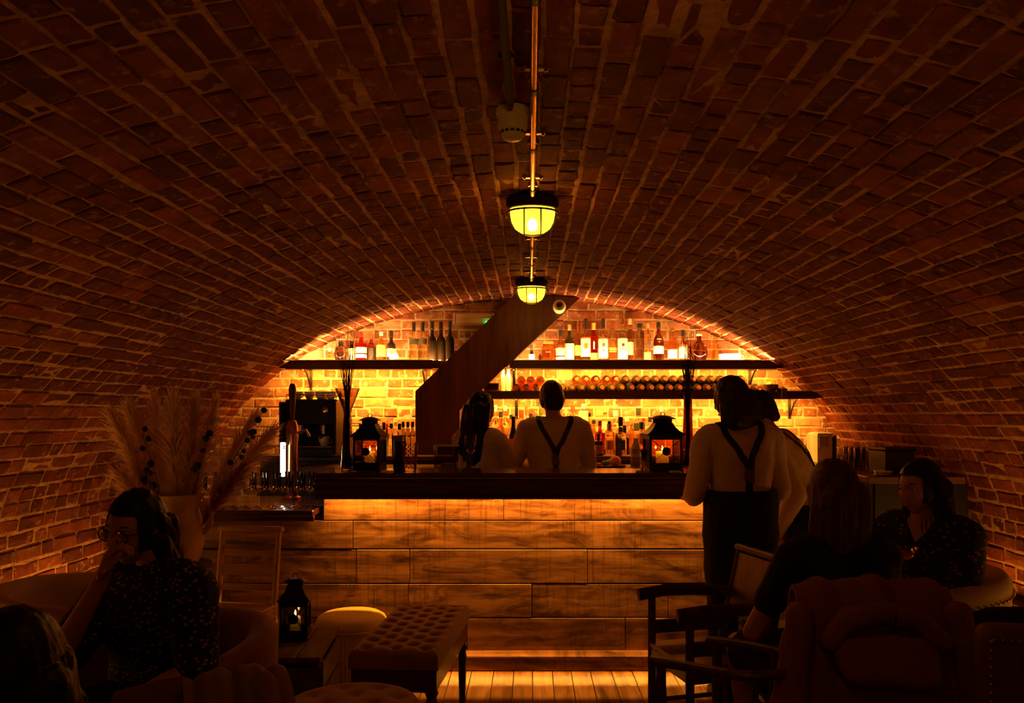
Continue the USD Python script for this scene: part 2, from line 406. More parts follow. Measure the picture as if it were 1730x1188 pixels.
def dotted(name, base, dot, scale, size, stretch=(1, 1, 1)):
    n = {'tc': ('texture_coordinate', {}), 'mp': ('mapping', {'scale': stretch}), 'v': ('voronoi_texture', {'scale': scale, 'randomness': .85}), 'r': ('rgb_ramp', {'ramp': [(size, dot), (size + .05, base)]}),
         'p': ('principled_bsdf', {'roughness': .85})}
    mat(name, n, [('tc.object', 'mp.vector'), ('mp.vector', 'v.vector'), ('v.distance', 'r.fac'), ('r.color', 'p.base_color')])
dotted('blouse_dots', (.008, .007, .007), (.34, .20, .13), 46., .27, (1, 1, 1.5))
dotted('dress_dots', (.008, .006, .006), (.26, .10, .07), 34., .22, (1, 1, 1.5))
pm('velvet_cream', (.46, .31, .19), .75, .08, 9, .001, 120., sheen_weight=.3)
pm('velvet_red', (.22, .07, .04), .8, .12, 9, .001, 120., sheen_weight=.3)
pm('velvet_brown', (.30, .13, .07), .75, .10, 9, .001, 120., sheen_weight=.4)
pm('velvet_gold', (.92, .68, .06), .7, .06, 9, .0008, 140., sheen_weight=.3)
pm('leather_brown', (.16, .06, .035), .5, .12, 12, .001, 90.)
pm('coat_olive', (.24, .14, .075), .9, .15, 14, .002, 90.)
pm('jacket_rust', (.26, .085, .05), .85, .15, 12, .002, 80.)
mat('pampas', {'d': ('diffuse_bsdf', {'color': (.86, .64, .42)}), 't': ('translucent_bsdf', {'color': (.80, .56, .34)}), 'm': ('mix_closure', {'fac': .42})}, [('d.BSDF', 'm.closure1'), ('t.BSDF', 'm.closure2')], 'm.closure')
pm('pampas_red', (.40, .12, .06), .9, .12, 30)
pm('twig', (.055, .03, .018), .8, .3, 40)
pm('seedhead', (.025, .012, .008), .9, .3, 90, .003, 200.)
pm('leaf_green', (.12, .16, .03), .6, .2, 20)
pm('stone_floor', (.16, .10, .06), .8, .2, 10)
pm('canvas_dark', (.05, .03, .02), .9, .15, 20, .002, 90.)
# ------------------------------------------------------------------ the vault: mortar shells and laid bricks
AX, BZ, ZS = 2.75, 1.71, 0.73       # half span, rise, springing height
def section():
    t = np.linspace(0, PI, 1200)
    xs = np.concatenate([[-AX] * 60, -AX * np.cos(t), [AX] * 60])
    zs = np.concatenate([np.linspace(0, ZS, 60, endpoint=False), ZS + BZ * np.sin(t), np.linspace(ZS, 0, 61)[1:]])
    p = np.stack([xs, zs], 1)
    s = np.concatenate([[0], np.cumsum(np.linalg.norm(np.diff(p, axis=0), axis=1))])
    return p, s
SP, SS = section()
def at_s(s):
    p = np.array([np.interp(s, SS, SP[:, 0]), np.interp(s, SS, SP[:, 1])])
    e = .01; q = np.array([np.interp(s + e, SS, SP[:, 0]), np.interp(s + e, SS, SP[:, 1])]); o = np.array([np.interp(s - e, SS, SP[:, 0]), np.interp(s - e, SS, SP[:, 1])])
    t = (q - o) / np.linalg.norm(q - o)
    return p, t, np.array([t[1], -t[0]])          # tangent, normal into the room
def vault_x(z): return AX * math.sqrt(max(0, 1 - ((z - ZS) / BZ) ** 2)) if z > ZS else AX
def vault_z(x): return ZS + BZ * math.sqrt(max(0, 1 - (x / AX) ** 2))
Y0, Y1 = -2.2, BACK
SPLIT = 1.50                                       # walls below, vault above
def shell(s0, s1, off=.004, thick=.2):
    n = max(4, int((s1 - s0) / .05)); vs = []
    ys = [Y0, Y1 + .05]
    ring = []
    for s in np.linspace(s0, s1, n):
        p, t, nn = at_s(s)
        a = p - nn * off; b = p - nn * (off + thick)
        ring.append((a, b))
    prof = [r[0] for r in ring] + [r[1] for r in ring][::-1]
    m = len(prof)
    v = [(x, y, z) for y in ys for x, z in prof]
    f = []
    for k in range(m):
        j = (k + 1) % m; f += [(k, j, m + j), (k, m + j, m + k)]
    for k in range(n - 1):
        a, b, c, d = k, k + 1, m - 2 - k, m - 1 - k
        f += [(a, c, b), (a, d, c), (m + a, m + b, m + c), (m + a, m + c, m + d)]
    t = trimesh.Trimesh(np.array(v, float), np.array(f), process=False); trimesh.repair.fix_normals(t); return t
sl = np.interp(SPLIT, SP[:600, 1], SS[:600]); PITCH, BH = .0845, .072
sl = round(sl / PITCH) * PITCH; sr = sl + round((SS[-1] - 2 * sl) / PITCH) * PITCH
rng = random.Random(7)
def brick_mesh(c, u, v, n, L, H, proud, rg, depth=.016, rough=.0035):
    """Brick face with broken arrises: c centre on the wall line, u along, v across, n out."""
    ring = [(-1, -1), (0, -1), (1, -1), (1, 0), (1, 1), (0, 1), (-1, 1), (-1, 0)]
    vs = []
    for k, (ins, h) in enumerate(((-.002, -depth), (0, proud - .005), (.0055, proud))):
        for a, b in ring:
            j = (lambda: rg.uniform(-rough, rough) if k else 0)
            vs.append(c + u * (a * (L / 2 - ins) + j()) + v * (b * (H / 2 - ins) + j()) + n * (h + (j() * .6 if k else 0)))
    vs.append(c + n * (proud + rg.uniform(-.002, .003)))
    fs = []
    for r in (0, 8):
        for k in range(8):
            j = (k + 1) % 8; fs += [(r + k, r + j, r + 8 + j), (r + k, r + 8 + j, r + 8 + k)]
    for k in range(8): fs.append((16 + k, 16 + (k + 1) % 8, 24))
    return np.array(vs), np.array(fs)
def seen_area(c, u, v, L, H):
    q = [c + u * a * L / 2 + v * b * H / 2 for a, b in ((-1, -1), (1, -1), (1, 1), (-1, 1))]
    if min(p[1] for p in q) < .5: return 0
    pp = np.array([(VX + p[0] * F / p[1], VY - (p[2] - EYE) * F / p[1]) for p in q])
    m = pp.mean(0)
    if not (0 < m[0] < 1730 and 0 < m[1] < 1188): return 0
    x, y = pp[:, 0], pp[:, 1]
    return .5 * abs(np.dot(x, np.roll(y, -1)) - np.dot(y, np.roll(x, -1)))
def lay(owner, bricks, mats, field, most=300):
    """The largest-showing bricks as parts of their own, the rest joined."""
    bricks.sort(key=lambda b: -b[0])
    for a, m, k in bricks[:most]: part('brick', m, mats[k % len(mats)], owner, smooth=False)
    rest = bricks[most:]
    if rest: part('brick_field', cat(*[b[1] for b in rest]), field, owner, kind='stuff', smooth=False)
def vault_bricks(s0, s1, y0=.55):
    out, i = [], 0
    s = s0 + PITCH / 2
    while s < s1 - PITCH * .3:
        p, t, nn = at_s(s); ci = int(round(s / PITCH))
        head = ci % 5 == 2
        y = y0 + (ci * .0613) % .2 - .1
        dv = rng.uniform(-.003, .003)
        while y < Y1 - .02:
            L = rng.uniform(.100, .112) if (head or rng.random() < .16) else rng.uniform(.212, .228)
            L = min(L, Y1 - .004 - y)
            if L > .03:
                c = np.array([p[0], y + L / 2, p[1]]) + np.array([t[0], 0, t[1]]) * (dv + rng.uniform(-.002, .002))
                n3 = np.array([nn[0], 0, nn[1]]); v3 = np.array([t[0], 0, t[1]]); u3 = np.array([0, 1., 0])
                ang = rng.uniform(-.012, .012); u3, v3 = u3 * math.cos(ang) + v3 * math.sin(ang), v3 * math.cos(ang) - u3 * math.sin(ang)
                a = seen_area(c, u3, v3, L, BH)
                if np.dot(np.cross(u3, v3), n3) < 0: v3 = -v3
                out.append((a, brick_mesh(c, u3, v3, n3, L, BH + rng.uniform(-.005, .004), rng.uniform(-.0035, .0055), rng), rng.randrange(5)))
            y += L + rng.uniform(.009, .016)
        s += PITCH
    return out
for nm, s0, s1, lab in (('wall_left', 0, sl, 'rough red brick side wall behind the jug of pampas grass'),
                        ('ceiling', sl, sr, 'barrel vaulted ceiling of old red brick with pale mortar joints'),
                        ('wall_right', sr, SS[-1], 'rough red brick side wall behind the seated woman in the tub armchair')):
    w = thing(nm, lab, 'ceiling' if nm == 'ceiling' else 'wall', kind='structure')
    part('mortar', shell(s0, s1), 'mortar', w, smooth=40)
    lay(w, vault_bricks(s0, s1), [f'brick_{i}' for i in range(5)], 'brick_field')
# back wall
w = thing('wall_back', 'brick end wall behind the bar shelves', 'wall', kind='structure')
back = box(2 * AX + .4, .2, 2.9, 0, BACK + .105, 1.4, ch=.001)
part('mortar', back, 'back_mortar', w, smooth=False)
out = []; z = .10; ci = 0; PB, HB = .082, .069
while z - HB / 2 < ZS + BZ:
    xm = min(AX, vault_x(min(z - HB / 2, ZS + BZ)) + .035)
    x = -xm + 0 if xm > 0 else 0
    first = True
    while x < xm - .03:
        L = rng.uniform(.098, .110) if (ci % 4 == 1 or rng.random() < .14) else rng.uniform(.212, .228)
        if first: L *= (.35, .9, .6, 1.)[ci % 4]; first = False
        L = min(L, xm - x)
        c = np.array([x + L / 2, BACK, z + rng.uniform(-.003, .003)])
        u3, v3, n3 = np.array([1., 0, 0]), np.array([0, 0, 1.]), np.array([0, -1., 0])
        vis = seen_area(c, u3, v3, L, HB) if z > 1.16 else 0
        if (z > 1.0 or x > 1.7 or x < -1.95) and L > .02: out.append((vis, brick_mesh(c, u3, v3, n3, L, HB + rng.uniform(-.006, .004), rng.uniform(-.004, .007), rng), rng.randrange(4)))
        x += L + rng.uniform(.010, .017)
    z += PB; ci += 1
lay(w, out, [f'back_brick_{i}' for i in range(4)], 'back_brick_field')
rear = part('wall_rear', box(2 * AX + .4, .2, 2.9, 0, Y0 - .1, 1.4, ch=.001), 'mortar', None, smooth=False)
tag(rear, 'plain brick coloured end wall of the vault behind the viewer', 'wall', kind='structure')
# floor boards run towards the bar
fl = thing('floor', 'worn brown floorboards running up to the bar', 'floor', kind='structure')
part('subfloor', box(2 * AX + .3, Y1 - Y0 + .1, .1, 0, (Y0 + Y1) / 2, -.075, ch=.001), 'stone_floor', fl, smooth=False)
x = -AX + .06; k = 0; rf = random.Random(5); rest = []
while x < AX - .03:
    wd = rf.uniform(.105, .128); y = 1.6 + rf.uniform(-1.2, 0)
    while y < 4.80:
        L = min(rf.uniform(.9, 1.9), 4.80 - y)
        if L > .05:
            m = box(wd - .004, L - .003, .022, x + wd / 2, y + L / 2, -.011 + rf.uniform(-.0012, .0008), ch=.002)
            part('floorboard', m, f'board_{rf.randrange(4)}', fl, smooth=False)
        y += L
    x += wd; k += 1

# ------------------------------------------------------------------ the bar counter
bar = thing('bar_counter', 'long bar counter faced with rough sawn planks and a dark red moulded top', 'bar counter')
BX0, BX1, BY = -1.985, 1.165, 4.73
rows = [(.868, 1.075, [-1.19, -.15, 1.055]), (.704, .866, [-1.02, 1.19]), (.505, .700, [-1.0, -.692, .332]), (.308, .502, [-.70, .012, .8]), (.106, .305, [-1.3, -.36, .55])]
rp = random.Random(3)
for z0, z1, cuts in rows:
    xs = [BX0] + [c for c in cuts if c < BX1] + [BX1]
    for a, b in zip(xs, xs[1:]):
        zt = z1 if not (z0 > .8 and b < -1.1) else .86
        zt = min(zt, .905) if a < -1.25 and z0 > .8 else zt
        if zt - z0 < .02: continue
        d = rp.uniform(0, .008)
        m = box(b - a - .0035, .030 + d, zt - z0 - .003, (a + b) / 2, BY + .015 - d / 2, (z0 + zt) / 2, ch=.0022)
        part('plank', m, f'plank_{rp.randrange(4)}', bar, smooth=False)
part('carcass', box(BX1 - BX0 - .02, .30, .80, (BX0 + BX1) / 2, BY + .19, .50, ch=.002), 'black', bar, smooth=False)
part('carcass', box(2.34, .30, .16, -.005, BY + .19, 1.02, ch=.002), 'black', bar, smooth=False)
part('plinth', box(BX1 - BX0, .030, .068, (BX0 + BX1) / 2, BY - .100, .073, ch=.003), 'plank_1', bar, smooth=False)
part('plinth_cap', box(BX1 - BX0, .13, .012, (BX0 + BX1) / 2, BY - .055, .113, ch=.003), 'plank_0', bar, smooth=False)
# moulded top
TX0, TX1 = -1.205, 1.185
part('worktop', box(TX1 - TX0, .42, .040, (TX0 + TX1) / 2, 4.785, 1.131, ch=.012), 'bar_wood', bar, smooth=30)
prof = [(4.578, 1.111), (4.578, 1.090), (4.592, 1.080), (4.592, 1.052), (4.586, 1.046), (4.586, 1.036), (4.600, 1.030), (4.600, 1.002), (4.622, 1.002), (4.622, 1.111)]
def along_x(prof, x0, x1):
    n = len(prof); v = [(x, y, z) for x in (x0, x1) for y, z in prof]
    from shapely.geometry import Polygon
    m = trimesh.creation.extrude_polygon(Polygon(prof), x1 - x0, engine='earcut')
    q = m.vertices.copy(); m.vertices = np.stack([q[:, 2] + x0, q[:, 0], q[:, 1]], 1); trimesh.repair.fix_normals(m); return m
part('apron_moulding', along_x(prof, TX0, TX1), 'bar_wood', bar, smooth=20)
part('apron_return', box(.03, .12, .109, TX0 + .015, 4.683, 1.0565, ch=.004), 'bar_wood', bar, smooth=20)
dent = [box(.013, .010, .016, x, 4.5965, 1.014, ch=.002) for x in np.arange(TX0 + .02, TX1 - .01, .0235)]
part('dentil_moulding', cat(*dent), 'bar_wood', bar, kind='stuff', smooth=False)
part('light_channel', box(2.32, .018, .010, -.02, 4.655, 1.1045, ch=.002), 'steel', bar)
part('light_channel', box(3.0, .010, .012, -.355, 4.7065, .053, ch=.002), 'steel', bar)
for nm, sx, yb in (('trim_1', -1, 5.32), ('trim_2', 1, 4.95)):
    t = thing(nm, ('low ledge carrying the light strip along the brick wall behind the jug', 'low ledge carrying the light strip along the brick wall behind the dotted dress')[sx > 0], 'ledge', kind='structure')
    part('board', box(.15, yb - 2.28, .03, sx * 2.672, (2.28 + yb) / 2, .425, ch=.003), 'crate_wood', t)
    part('light_profile', box(.022, yb - 2.32, .006, sx * 2.62, (2.3 + yb - .02) / 2, .4435, ch=.001), 'steel', t)
# lower glass counter on the left end of the bar
lc = thing('side_counter', 'low dark wooden counter holding rows of stemmed glasses', 'counter')
part('worktop', box(.80, .46, .036, -1.62, 4.85, .920, ch=.006), 'bar_wood', lc, smooth=30)
part('front_rail', box(.80, .02, .03, -1.62, 4.65, .888, ch=.004), 'bar_wood', lc)
part('end_panel', box(.04, .40, .895, -2.01, 4.88, .4475, ch=.004), 'chair_wood', lc)
# side counter along the right wall
rc = thing('side_counter', 'bar height wooden counter along the brick wall with stacked glasses', 'counter')
part('worktop', box(.60, 1.84, .045, 2.36, 5.92, 1.0775, ch=.006), 'counter_wood', rc, smooth=30)
part('front_panel', box(.03, 1.78, 1.055, 2.10, 5.93, .5275, ch=.003), 'black', rc, smooth=False)
part('end_panel', box(.57, .03, 1.055, 2.40, 5.04, .5275, ch=.003), 'black', rc, smooth=False)
# back counter behind the bartenders
bc = thing('back_counter', 'stepped dark wooden back counter carrying the spirit bottles', 'counter')
part('ledge', box(3.99, .50, .04, -.11, 6.64, 1.135, ch=.004), 'shelf_wood', bc, smooth=30)
part('ledge_front', box(3.99, .03, 1.11, -.11, 6.41, .556, ch=.003), 'black', bc, smooth=False)
part('worktop', box(3.3, .44, .035, -.1, 6.16, 1.072, ch=.004), 'counter_wood', bc, smooth=30)
part('worktop_front', box(3.3, .03, 1.05, -.1, 5.97, .527, ch=.003), 'black', bc, smooth=False)

# ------------------------------------------------------------------ shelves, brackets, boxed beam
def shelf_board(label, x0, x1, zt, th, y0=6.60, sl=0, sr=0):
    poly = [(x0, zt - th), (x1, zt - th), (x1 - sr, zt), (x0 + sl, zt)]
    t = thing('wall_shelf', label, 'shelf')
    part('board', xz_prism(poly, BACK - .002 - y0, y0), 'shelf_wood', t, smooth=False)
    part('light_profile', box(x1 - x0 - .12, .012, .010, (x0 + x1) / 2, 6.608, zt - th - .005, ch=.002), 'steel', t)
    return t
SZ1, SZ2 = 1.913, 1.668
shelf_board('upper dark wall shelf to one side of the boxed beam with black wine bottles', -2.03, -.72, SZ1, .062, sl=.10)
part('light_profile', box(1.24, .012, .006, -1.40, 6.612, SZ1 + .003, ch=.002), 'steel', stage.GetPrimAtPath('/World/wall_shelf'))
s2 = shelf_board('upper dark wall shelf with the long row of spirit bottles', -.16, 2.05, SZ1, .062, sr=.12)
part('light_profile', box(2.12, .012, .006, .95, 6.612, SZ1 + .003, ch=.002), 'steel', s2)
shelf_board('lower dark wall shelf stacked with lying wine bottles', -.50, 2.37, SZ2, .058, sr=.09)
def bracket(label, x, zt, drop, y=6.62):
    t = thing('shelf_bracket', label, 'bracket', (x, 0, zt), group='black iron shelf brackets')
    part('wall_strap', box(.024, .006, drop, 0, BACK - .014, -drop / 2, ch=.001), 'black_metal', t)
    part('arm', box(.024, BACK - .02 - y, .006, 0, (BACK - .02 + y) / 2, -.004, ch=.001), 'black_metal', t)
    cv = [(0, y + .03 + (BACK - .03 - y - .03) * q, -.008 - (drop - .03) * (q ** 2.2)) for q in np.linspace(0, 1, 14)]
    part('curved_brace', tube(np.array(cv), .007, 6), 'black_metal', t)
    part('bolt', rot(cyl(.008, .006, n=10), 'x', 90), 'steel', t)
    stage.GetPrimAtPath(str(t.GetPath()) + '/bolt')
    UsdGeom.Xformable(stage.GetPrimAtPath(str(t.GetPath()) + '/bolt')).AddTranslateOp().Set(Gf.Vec3d(0, BACK - .016, -drop + .014))
bracket('black iron bracket under the upper shelf above the coffee machine', wx(516, 6.72), SZ1 - .062, .165)
bracket('black iron bracket under the upper shelf close to the sloping beam', wx(714, 6.72), SZ1 - .062, .165)
bracket('black iron bracket under the upper shelf beside the pink rose wines', wx(868, 6.72), SZ1 - .062, .165)
bracket('black iron bracket under the upper shelf at the end of the wine stack', wx(1276, 6.72), SZ1 - .062, .145)
bracket('black iron bracket below the wine shelf above the bottle with a dark label', wx(872, 6.72), SZ2 - .058, .165)
bracket('black iron bracket below the wine shelf above the white air cooler', wx(1345, 6.72), SZ2 - .058, .165)
beam = thing('boxed_beam', 'dark brown boxed beam slanting from the vault down to the back counter', 'beam', kind='structure')
BYF = 6.585; X = lambda px: wx(px, BYF); Z = lambda py: wz(py, BYF)
zt_ = vault_z(X(900)) - .004
poly = [(X(702), 1.156), (X(774), 1.156), (X(774), Z(692)), (X(977), Z(503)), (X(974), vault_z(X(974)) - .003), (X(920), vault_z(X(920)) - .003), (X(868), vault_z(X(868)) - .003), (X(702), Z(661))]
part('box_casing', xz_prism(poly, BACK - .02 - BYF, BYF), 'beam_wood', beam, smooth=False)
tr = [(X(774) , 1.156), (X(776.5), 1.156), (X(776.5), Z(693)), (X(979), Z(504)), (X(977), Z(503)), (X(774), Z(692))]
part('edge_trim', xz_prism(tr, .03, BYF - .006), 'shelf_wood', beam, smooth=False)
# ------------------------------------------------------------------ bottles
SHAPE = {   # outline as (fraction of radius, fraction of body height below the cap)
    'spirit': [(.92, 0), (1, .02), (1, .60), (.97, .66), (.80, .72), (.50, .775), (.36, .81), (.33, .86), (.33, 1)],
    'wine': [(.94, 0), (1, .015), (1, .60), (.96, .66), (.80, .72), (.55, .765), (.42, .80), (.38, .86), (.36, 1)],
    'square': [(.95, 0), (1, .03), (1, .70), (.94, .745), (.50, .775), (.36, .79), (.34, .85), (.34, 1)],
    'cone': [(.95, 0), (1, .02), (.98, .30), (.80, .52), (.56, .70), (.40, .82), (.34, .90), (.34, 1)],
    'short': [(.93, 0), (1, .04), (1, .55), (.93, .64), (.70, .72), (.45, .77), (.40, .82), (.40, 1)],
    'flask': [(.50, 0), (.78, .06), (1, .26), (.99, .40), (.82, .58), (.50, .70), (.32, .76), (.26, .86), (.30, 1)],
    'bowl': [(.42, 0), (.80, .10), (1, .42), (.98, .62), (.80, .84), (.50, .96), (.34, 1)],
    'jar': [(.94, 0), (1, .03), (1, .80), (.90, .86), (.80, .88), (.80, 1)],
    'slim': [(.95, 0), (1, .02), (1, .74), (.90, .80), (.55, .85), (.50, .87), (.50, 1)],
    'straight': [(.95, 0), (1, .02), (1, .86), (.85, .90), (.55, .92), (.52, 1)],
}
def bottle_parts(t, h, r, shape, glassm, cap, caph, labels, capr=None, marks=()):
    prof = [(0, 0.004)] + [(a * r, b * (h - caph)) for a, b in SHAPE[shape]] + [(0, h - caph)]
    part('glass_body', lathe(prof, 22), glassm, t, smooth=40)
    nr = SHAPE[shape][-1][0] * r
    cr = capr or nr * 1.16
    if cap: part('stopper' if cap in ('cork', 'white_stopper') else 'cap', cyl(cr, caph + .004, z=h - caph - .002, n=16), cap, t)
    for z0, z1, m in labels:
        k = [np.interp(z / (h - caph), [b for a, b in SHAPE[shape]], [a for a, b in SHAPE[shape]]) * r for z in (z0, z1)]
        part('label', band(max(k) + .0004, z0, z1, 185, 355, 14), m, t, smooth=40)
    for z, wd, ht, m in marks:
        part('emblem', mv(rot(lathe([(0, 0), (1, 0), (1, .001), (0, .001)], 14), 'x', 90), 0, 0, 0) if False else
             box(wd, .0012, ht, 0, -r - .0016, z, ch=.0004), m, t)
STOOD = []
def bottle(px, ytop, ybase, wpx, D, shape, glassm, cap, cappx, labels, label, name='bottle', group=None, zb=None, marks=(), capr=None):
    for step in range(14):
        rr = wpx * D / F / 2
        if not any(abs(zz - (zb or 0)) < .01 and math.hypot(wx(px, D) - xx, D - yy) < rr + r_ + .0015 for xx, yy, zz, r_ in STOOD): break
        D = D + .014 if D + .014 + rr < 6.872 else D - .2 + .014 * (step % 3)
    STOOD.append((wx(px, D), D, zb or 0, rr))
    k = D / F
    z = wz(ybase, D) if zb is None else zb
    h = wz(ytop, D) - z
    lab = [(max(.004, (ybase - b) * k), (ybase - a) * k, m) for a, b, m in labels]
    t = thing(name, label, 'bottle', (wx(px, D), D, z), group=group)
    bottle_parts(t, h, wpx * k / 2, shape, glassm, cap, max(cappx * k, .008), lab, capr=capr, marks=[((ybase - y) * k, w * k, hh * k, m) for y, w, hh, m in marks])
    return t
DT = 6.73; ZT = SZ1
G1 = 'bottles on the upper shelf before the sloping beam'; G2 = 'spirit bottles on the upper shelf past the sloping beam'
T = lambda *a, **k: bottle(a[0], a[1], 607.5, a[2], DT + k.pop('dy', 0), *a[3:], zb=ZT, **k)
T(557, 588, 12, 'spirit', 'glass_pale', 'white_cap', 5, [], 'tiny pale clear bottle at the narrow end of the upper shelf', group=G1)
T(576, 578, 23, 'bowl', 'glass_smoke', 'black_cap', 6, [], 'dark round glass decanter behind the dried twigs', name='decanter', group=G1)
T(594, 577, 13, 'short', 'glass_dark', 'black_cap', 5, [(585, 605, 'paper_white')], 'small dark bottle with a tall white label beside the round decanter', group=G1)
T(610, 561, 19, 'square', 'glass_red', 'red_cap', 9, [(584, 594, 'paper_white'), (596, 602, 'paper_white')], 'bright red liqueur bottle with two white label bands and red cap', group=G1)
T(627, 565, 16, 'spirit', 'glass_pink', 'gold_cap', 7, [(584, 606, 'paper_dark')], 'pink bottle with dark speckled flower pattern', group=G1)
T(644, 561, 16, 'cone', 'glass_yellow', 'white_cap', 6, [(580, 600, 'paper_yellow')], 'yellow patterned tapering bottle beside the pink speckled one', group=G1)
T(661, 560, 15, 'wine', 'opaque_dark_glass', 'black_cap', 9, [(586, 600, 'paper_white')], 'black bottle with a rounded white label and leaning card in front', group=G1)
bk = thing('book', 'small pale card leaning against the black white-labelled bottle', 'card', (wx(668, 6.66), 6.66, ZT + .001), 0)
part('cover', rot(box(.075, .006, .055, 0, 0, .040), 'y', -22), 'paper_cream', bk)
part('pages', rot(box(.07, .004, .05, 0, .0055, .040), 'y', -22), 'paper_white', bk)
for i, (px, w1) in enumerate(((699, 'with black capsule farther from the black wine bottles'), (714, 'with black capsule touching the first black wine bottle'))):
    T(px, 545, 14, 'wine', 'glass_pale', 'black_cap', 15, [(569, 579, 'paper_dark')], 'clear bottle with a black neck band ' + w1, group=G1, name='wine_bottle')
for i, (px, yt, w1) in enumerate(((730, 544, 'first of three tall black bottles counted from the clear pair'), (745, 544, 'middle one of three tall black bottles'), (760, 542.5, 'tall black bottle standing against the sloping beam'))):
    T(px, yt, 15, 'wine', 'opaque_dark_glass', 'black_cap', 12, [], w1, group=G1, name='wine_bottle', dy=-.03)
T(898, 583, 10, 'short', 'glass_dark', 'black_rubber', 9, [(595, 607, 'paper_white')], 'little dropper bottle with white label beside the sloping beam', group=G2, name='dropper_bottle')
T(912.5, 591, 5, 'short', 'glass_brown', 'black_rubber', 6, [], 'tiniest dropper bottle standing before the amber jar', group=G2, name='dropper_bottle')
T(926, 577, 22, 'jar', 'glass_orange', 'gold_cap', 4, [], 'squat amber glass jar between droppers and a diagonal labelled bottle', group=G2, name='jar', marks=[(592, 9, 2, 'ink')])
T(947, 558, 15, 'short', 'glass_amber', 'black_cap', 11, [(585, 598, 'paper_cream'), (600, 606, 'paper_white')], 'amber bottle with black cap and round cream label', group=G2)
T(962, 549, 16, 'spirit', 'glass_green', 'cork', 9, [(577, 604, 'paper_white')], 'green glass bottle with a large white label', group=G2)
T(977, 550, 13, 'square', 'glass_yellow', 'red_foil', 11, [(580, 597, 'paper_yellow')], 'golden bottle with red foil neck behind the green glass one', group=G2, dy=.05)
T(989.5, 539, 16, 'spirit', 'glass_pale', 'black_cap', 16, [(569, 600, 'paper_white')], 'clear bottle with red topped white label and black cap beside the red bottle', group=G2, marks=[(582, 6, 9, 'gold_cap'), (568, 15, 2, 'red_ink')])
T(1003, 546, 13, 'slim', 'glass_red', 'yellow_cap', 11, [(593, 606, 'paper_yellow')], 'bright red bottle with yellow cap and vertical lettering', group=G2, dy=.03, marks=[(580, 3, 13, 'paper_white')])
T(1019, 539, 16, 'spirit', 'glass_pale', 'black_cap', 16, [(570, 603, 'paper_white')], 'clear bottle with red diamond on its white label', group=G2, marks=[(580, 5, 6, 'red_ink'), (589, 3, 3, 'red_ink'), (569, 15, 2, 'red_ink'), (601, 15, 1.5, 'gold_cap')])
T(1034.5, 540, 15, 'spirit', 'glass_pale', None, 1, [(584, 589, 'paper_orange')], 'pale yellow frosted vodka bottle with a striped neck', group=G2, marks=[(591, 12, 2.5, 'gold_cap')])
T(1052, 540, 16, 'square', 'glass_clear', 'copper', 9, [(569, 604, 'paper_white')], 'clear bottle with copper cap and black crest on white label', group=G2, marks=[(580, 4.5, 5, 'ink'), (587, 12, 1.2, 'gold_cap')])
T(1064, 539, 13, 'slim', 'glass_yellow', 'white_cap', 9, [(574, 596, 'paper_white')], 'tall yellow bottle with pale cap behind the copper capped one', group=G2, dy=.07)
T(1080.5, 547, 15, 'straight', 'glass_smoke', 'black_cap', 7, [], 'smoky straight sided bottle with slanting dark script', group=G2)
for k, (y, w, h) in enumerate(((574, 8, 1.5), (578, 10, 1.2), (570, 6, 1.5))): pass
T(1094, 547, 11, 'slim', 'glass_yellow', 'cork', 7, [(592, 606, 'paper_yellow')], 'slender clear bottle with black dots down its front', group=G2, marks=[(570, 2.4, 5, 'ink'), (558, 2, 9, 'ink'), (580, 9, 7, 'ink'), (590, 2.2, 4, 'ink')])
T(1112.5, 545, 17, 'wine', 'glass_brown', 'black_cap', 9, [(582, 595, 'paper_white')], 'dark brown bottle with wide white band and red star', group=G2, marks=[(574.5, 3, 3, 'red_ink'), (570.5, 8, 1.2, 'paper_white')])
T(1136, 556, 16, 'short', 'glass_amber', 'brass', 3, [(588, 603, 'paper_white')], 'short amber bottle with bright white label and long neck', group=G2)
T(1154, 558, 15, 'short', 'glass_amber', 'black_cap', 10, [(583, 603, 'paper_white')], 'short bottle with dark cap and red-edged white label behind the tall twigs', group=G2, marks=[(581, 14, 3, 'red_ink')])
T(1181, 565, 29, 'flask', 'glass_brown', 'white_cap', 2.5, [], 'round brown flask decanter with flared pale lip', group=G2, name='decanter')
T(1208, 572, 12, 'straight', 'glass_yellow', 'glass_yellow', 6, [], 'small yellow bottle between the round flask and white cup', group=G2)
cup = thing('cup', 'wide white cup lying at the narrow end of the long upper shelf', 'cup', (wx(1233, DT), DT, ZT + .001))
part('bowl', lathe([(0, .004), (.06, .0), (.088, .012), (.092, .058), (.086, .058), (.080, .014), (0, .010)], 24), 'white_ceramic', cup)
part('handle', tube(arc((.095, 0, .03), .018, -90, 90, 12, 'xz'), .004, 6), 'white_ceramic', cup)

# lying wine on the lower shelf, necks towards the room
def lying(kind, glassm, capm):
    def build(px, py, label, group, r=.0365):
        D = 6.645; t = thing('wine_bottle', label, 'bottle', (wx(px, D), D, wz(py, D)), group=group, R=np.array([[1, 0, 0], [0, 0, -1], [0, 1, 0]], float))
        h = .245
        prof = [(0, h), (.93 * r, h), (r, h - .006), (r, h - .14), (.9 * r, h - .155), (.5 * r, h - .175), (.38 * r, h - .19), (.36 * r, .012), (0, .012)]
        part('glass_body', lathe([(a, -b) for a, b in prof], 18), glassm, t, smooth=40)
        part('capsule', lathe([(0, 0), (.40 * r, 0), (.44 * r, -.004), (.44 * r, -.045), (.38 * r, -.05), (0, -.05)], 14), capm, t, smooth=40)
        return t
    return build
ORD = ['first', 'second', 'third', 'fourth', 'fifth', 'sixth', 'seventh', 'eighth', 'ninth', 'tenth', 'eleventh', 'twelfth', 'thirteenth', 'fourteenth', 'fifteenth', 'sixteenth', 'seventeenth', 'eighteenth']
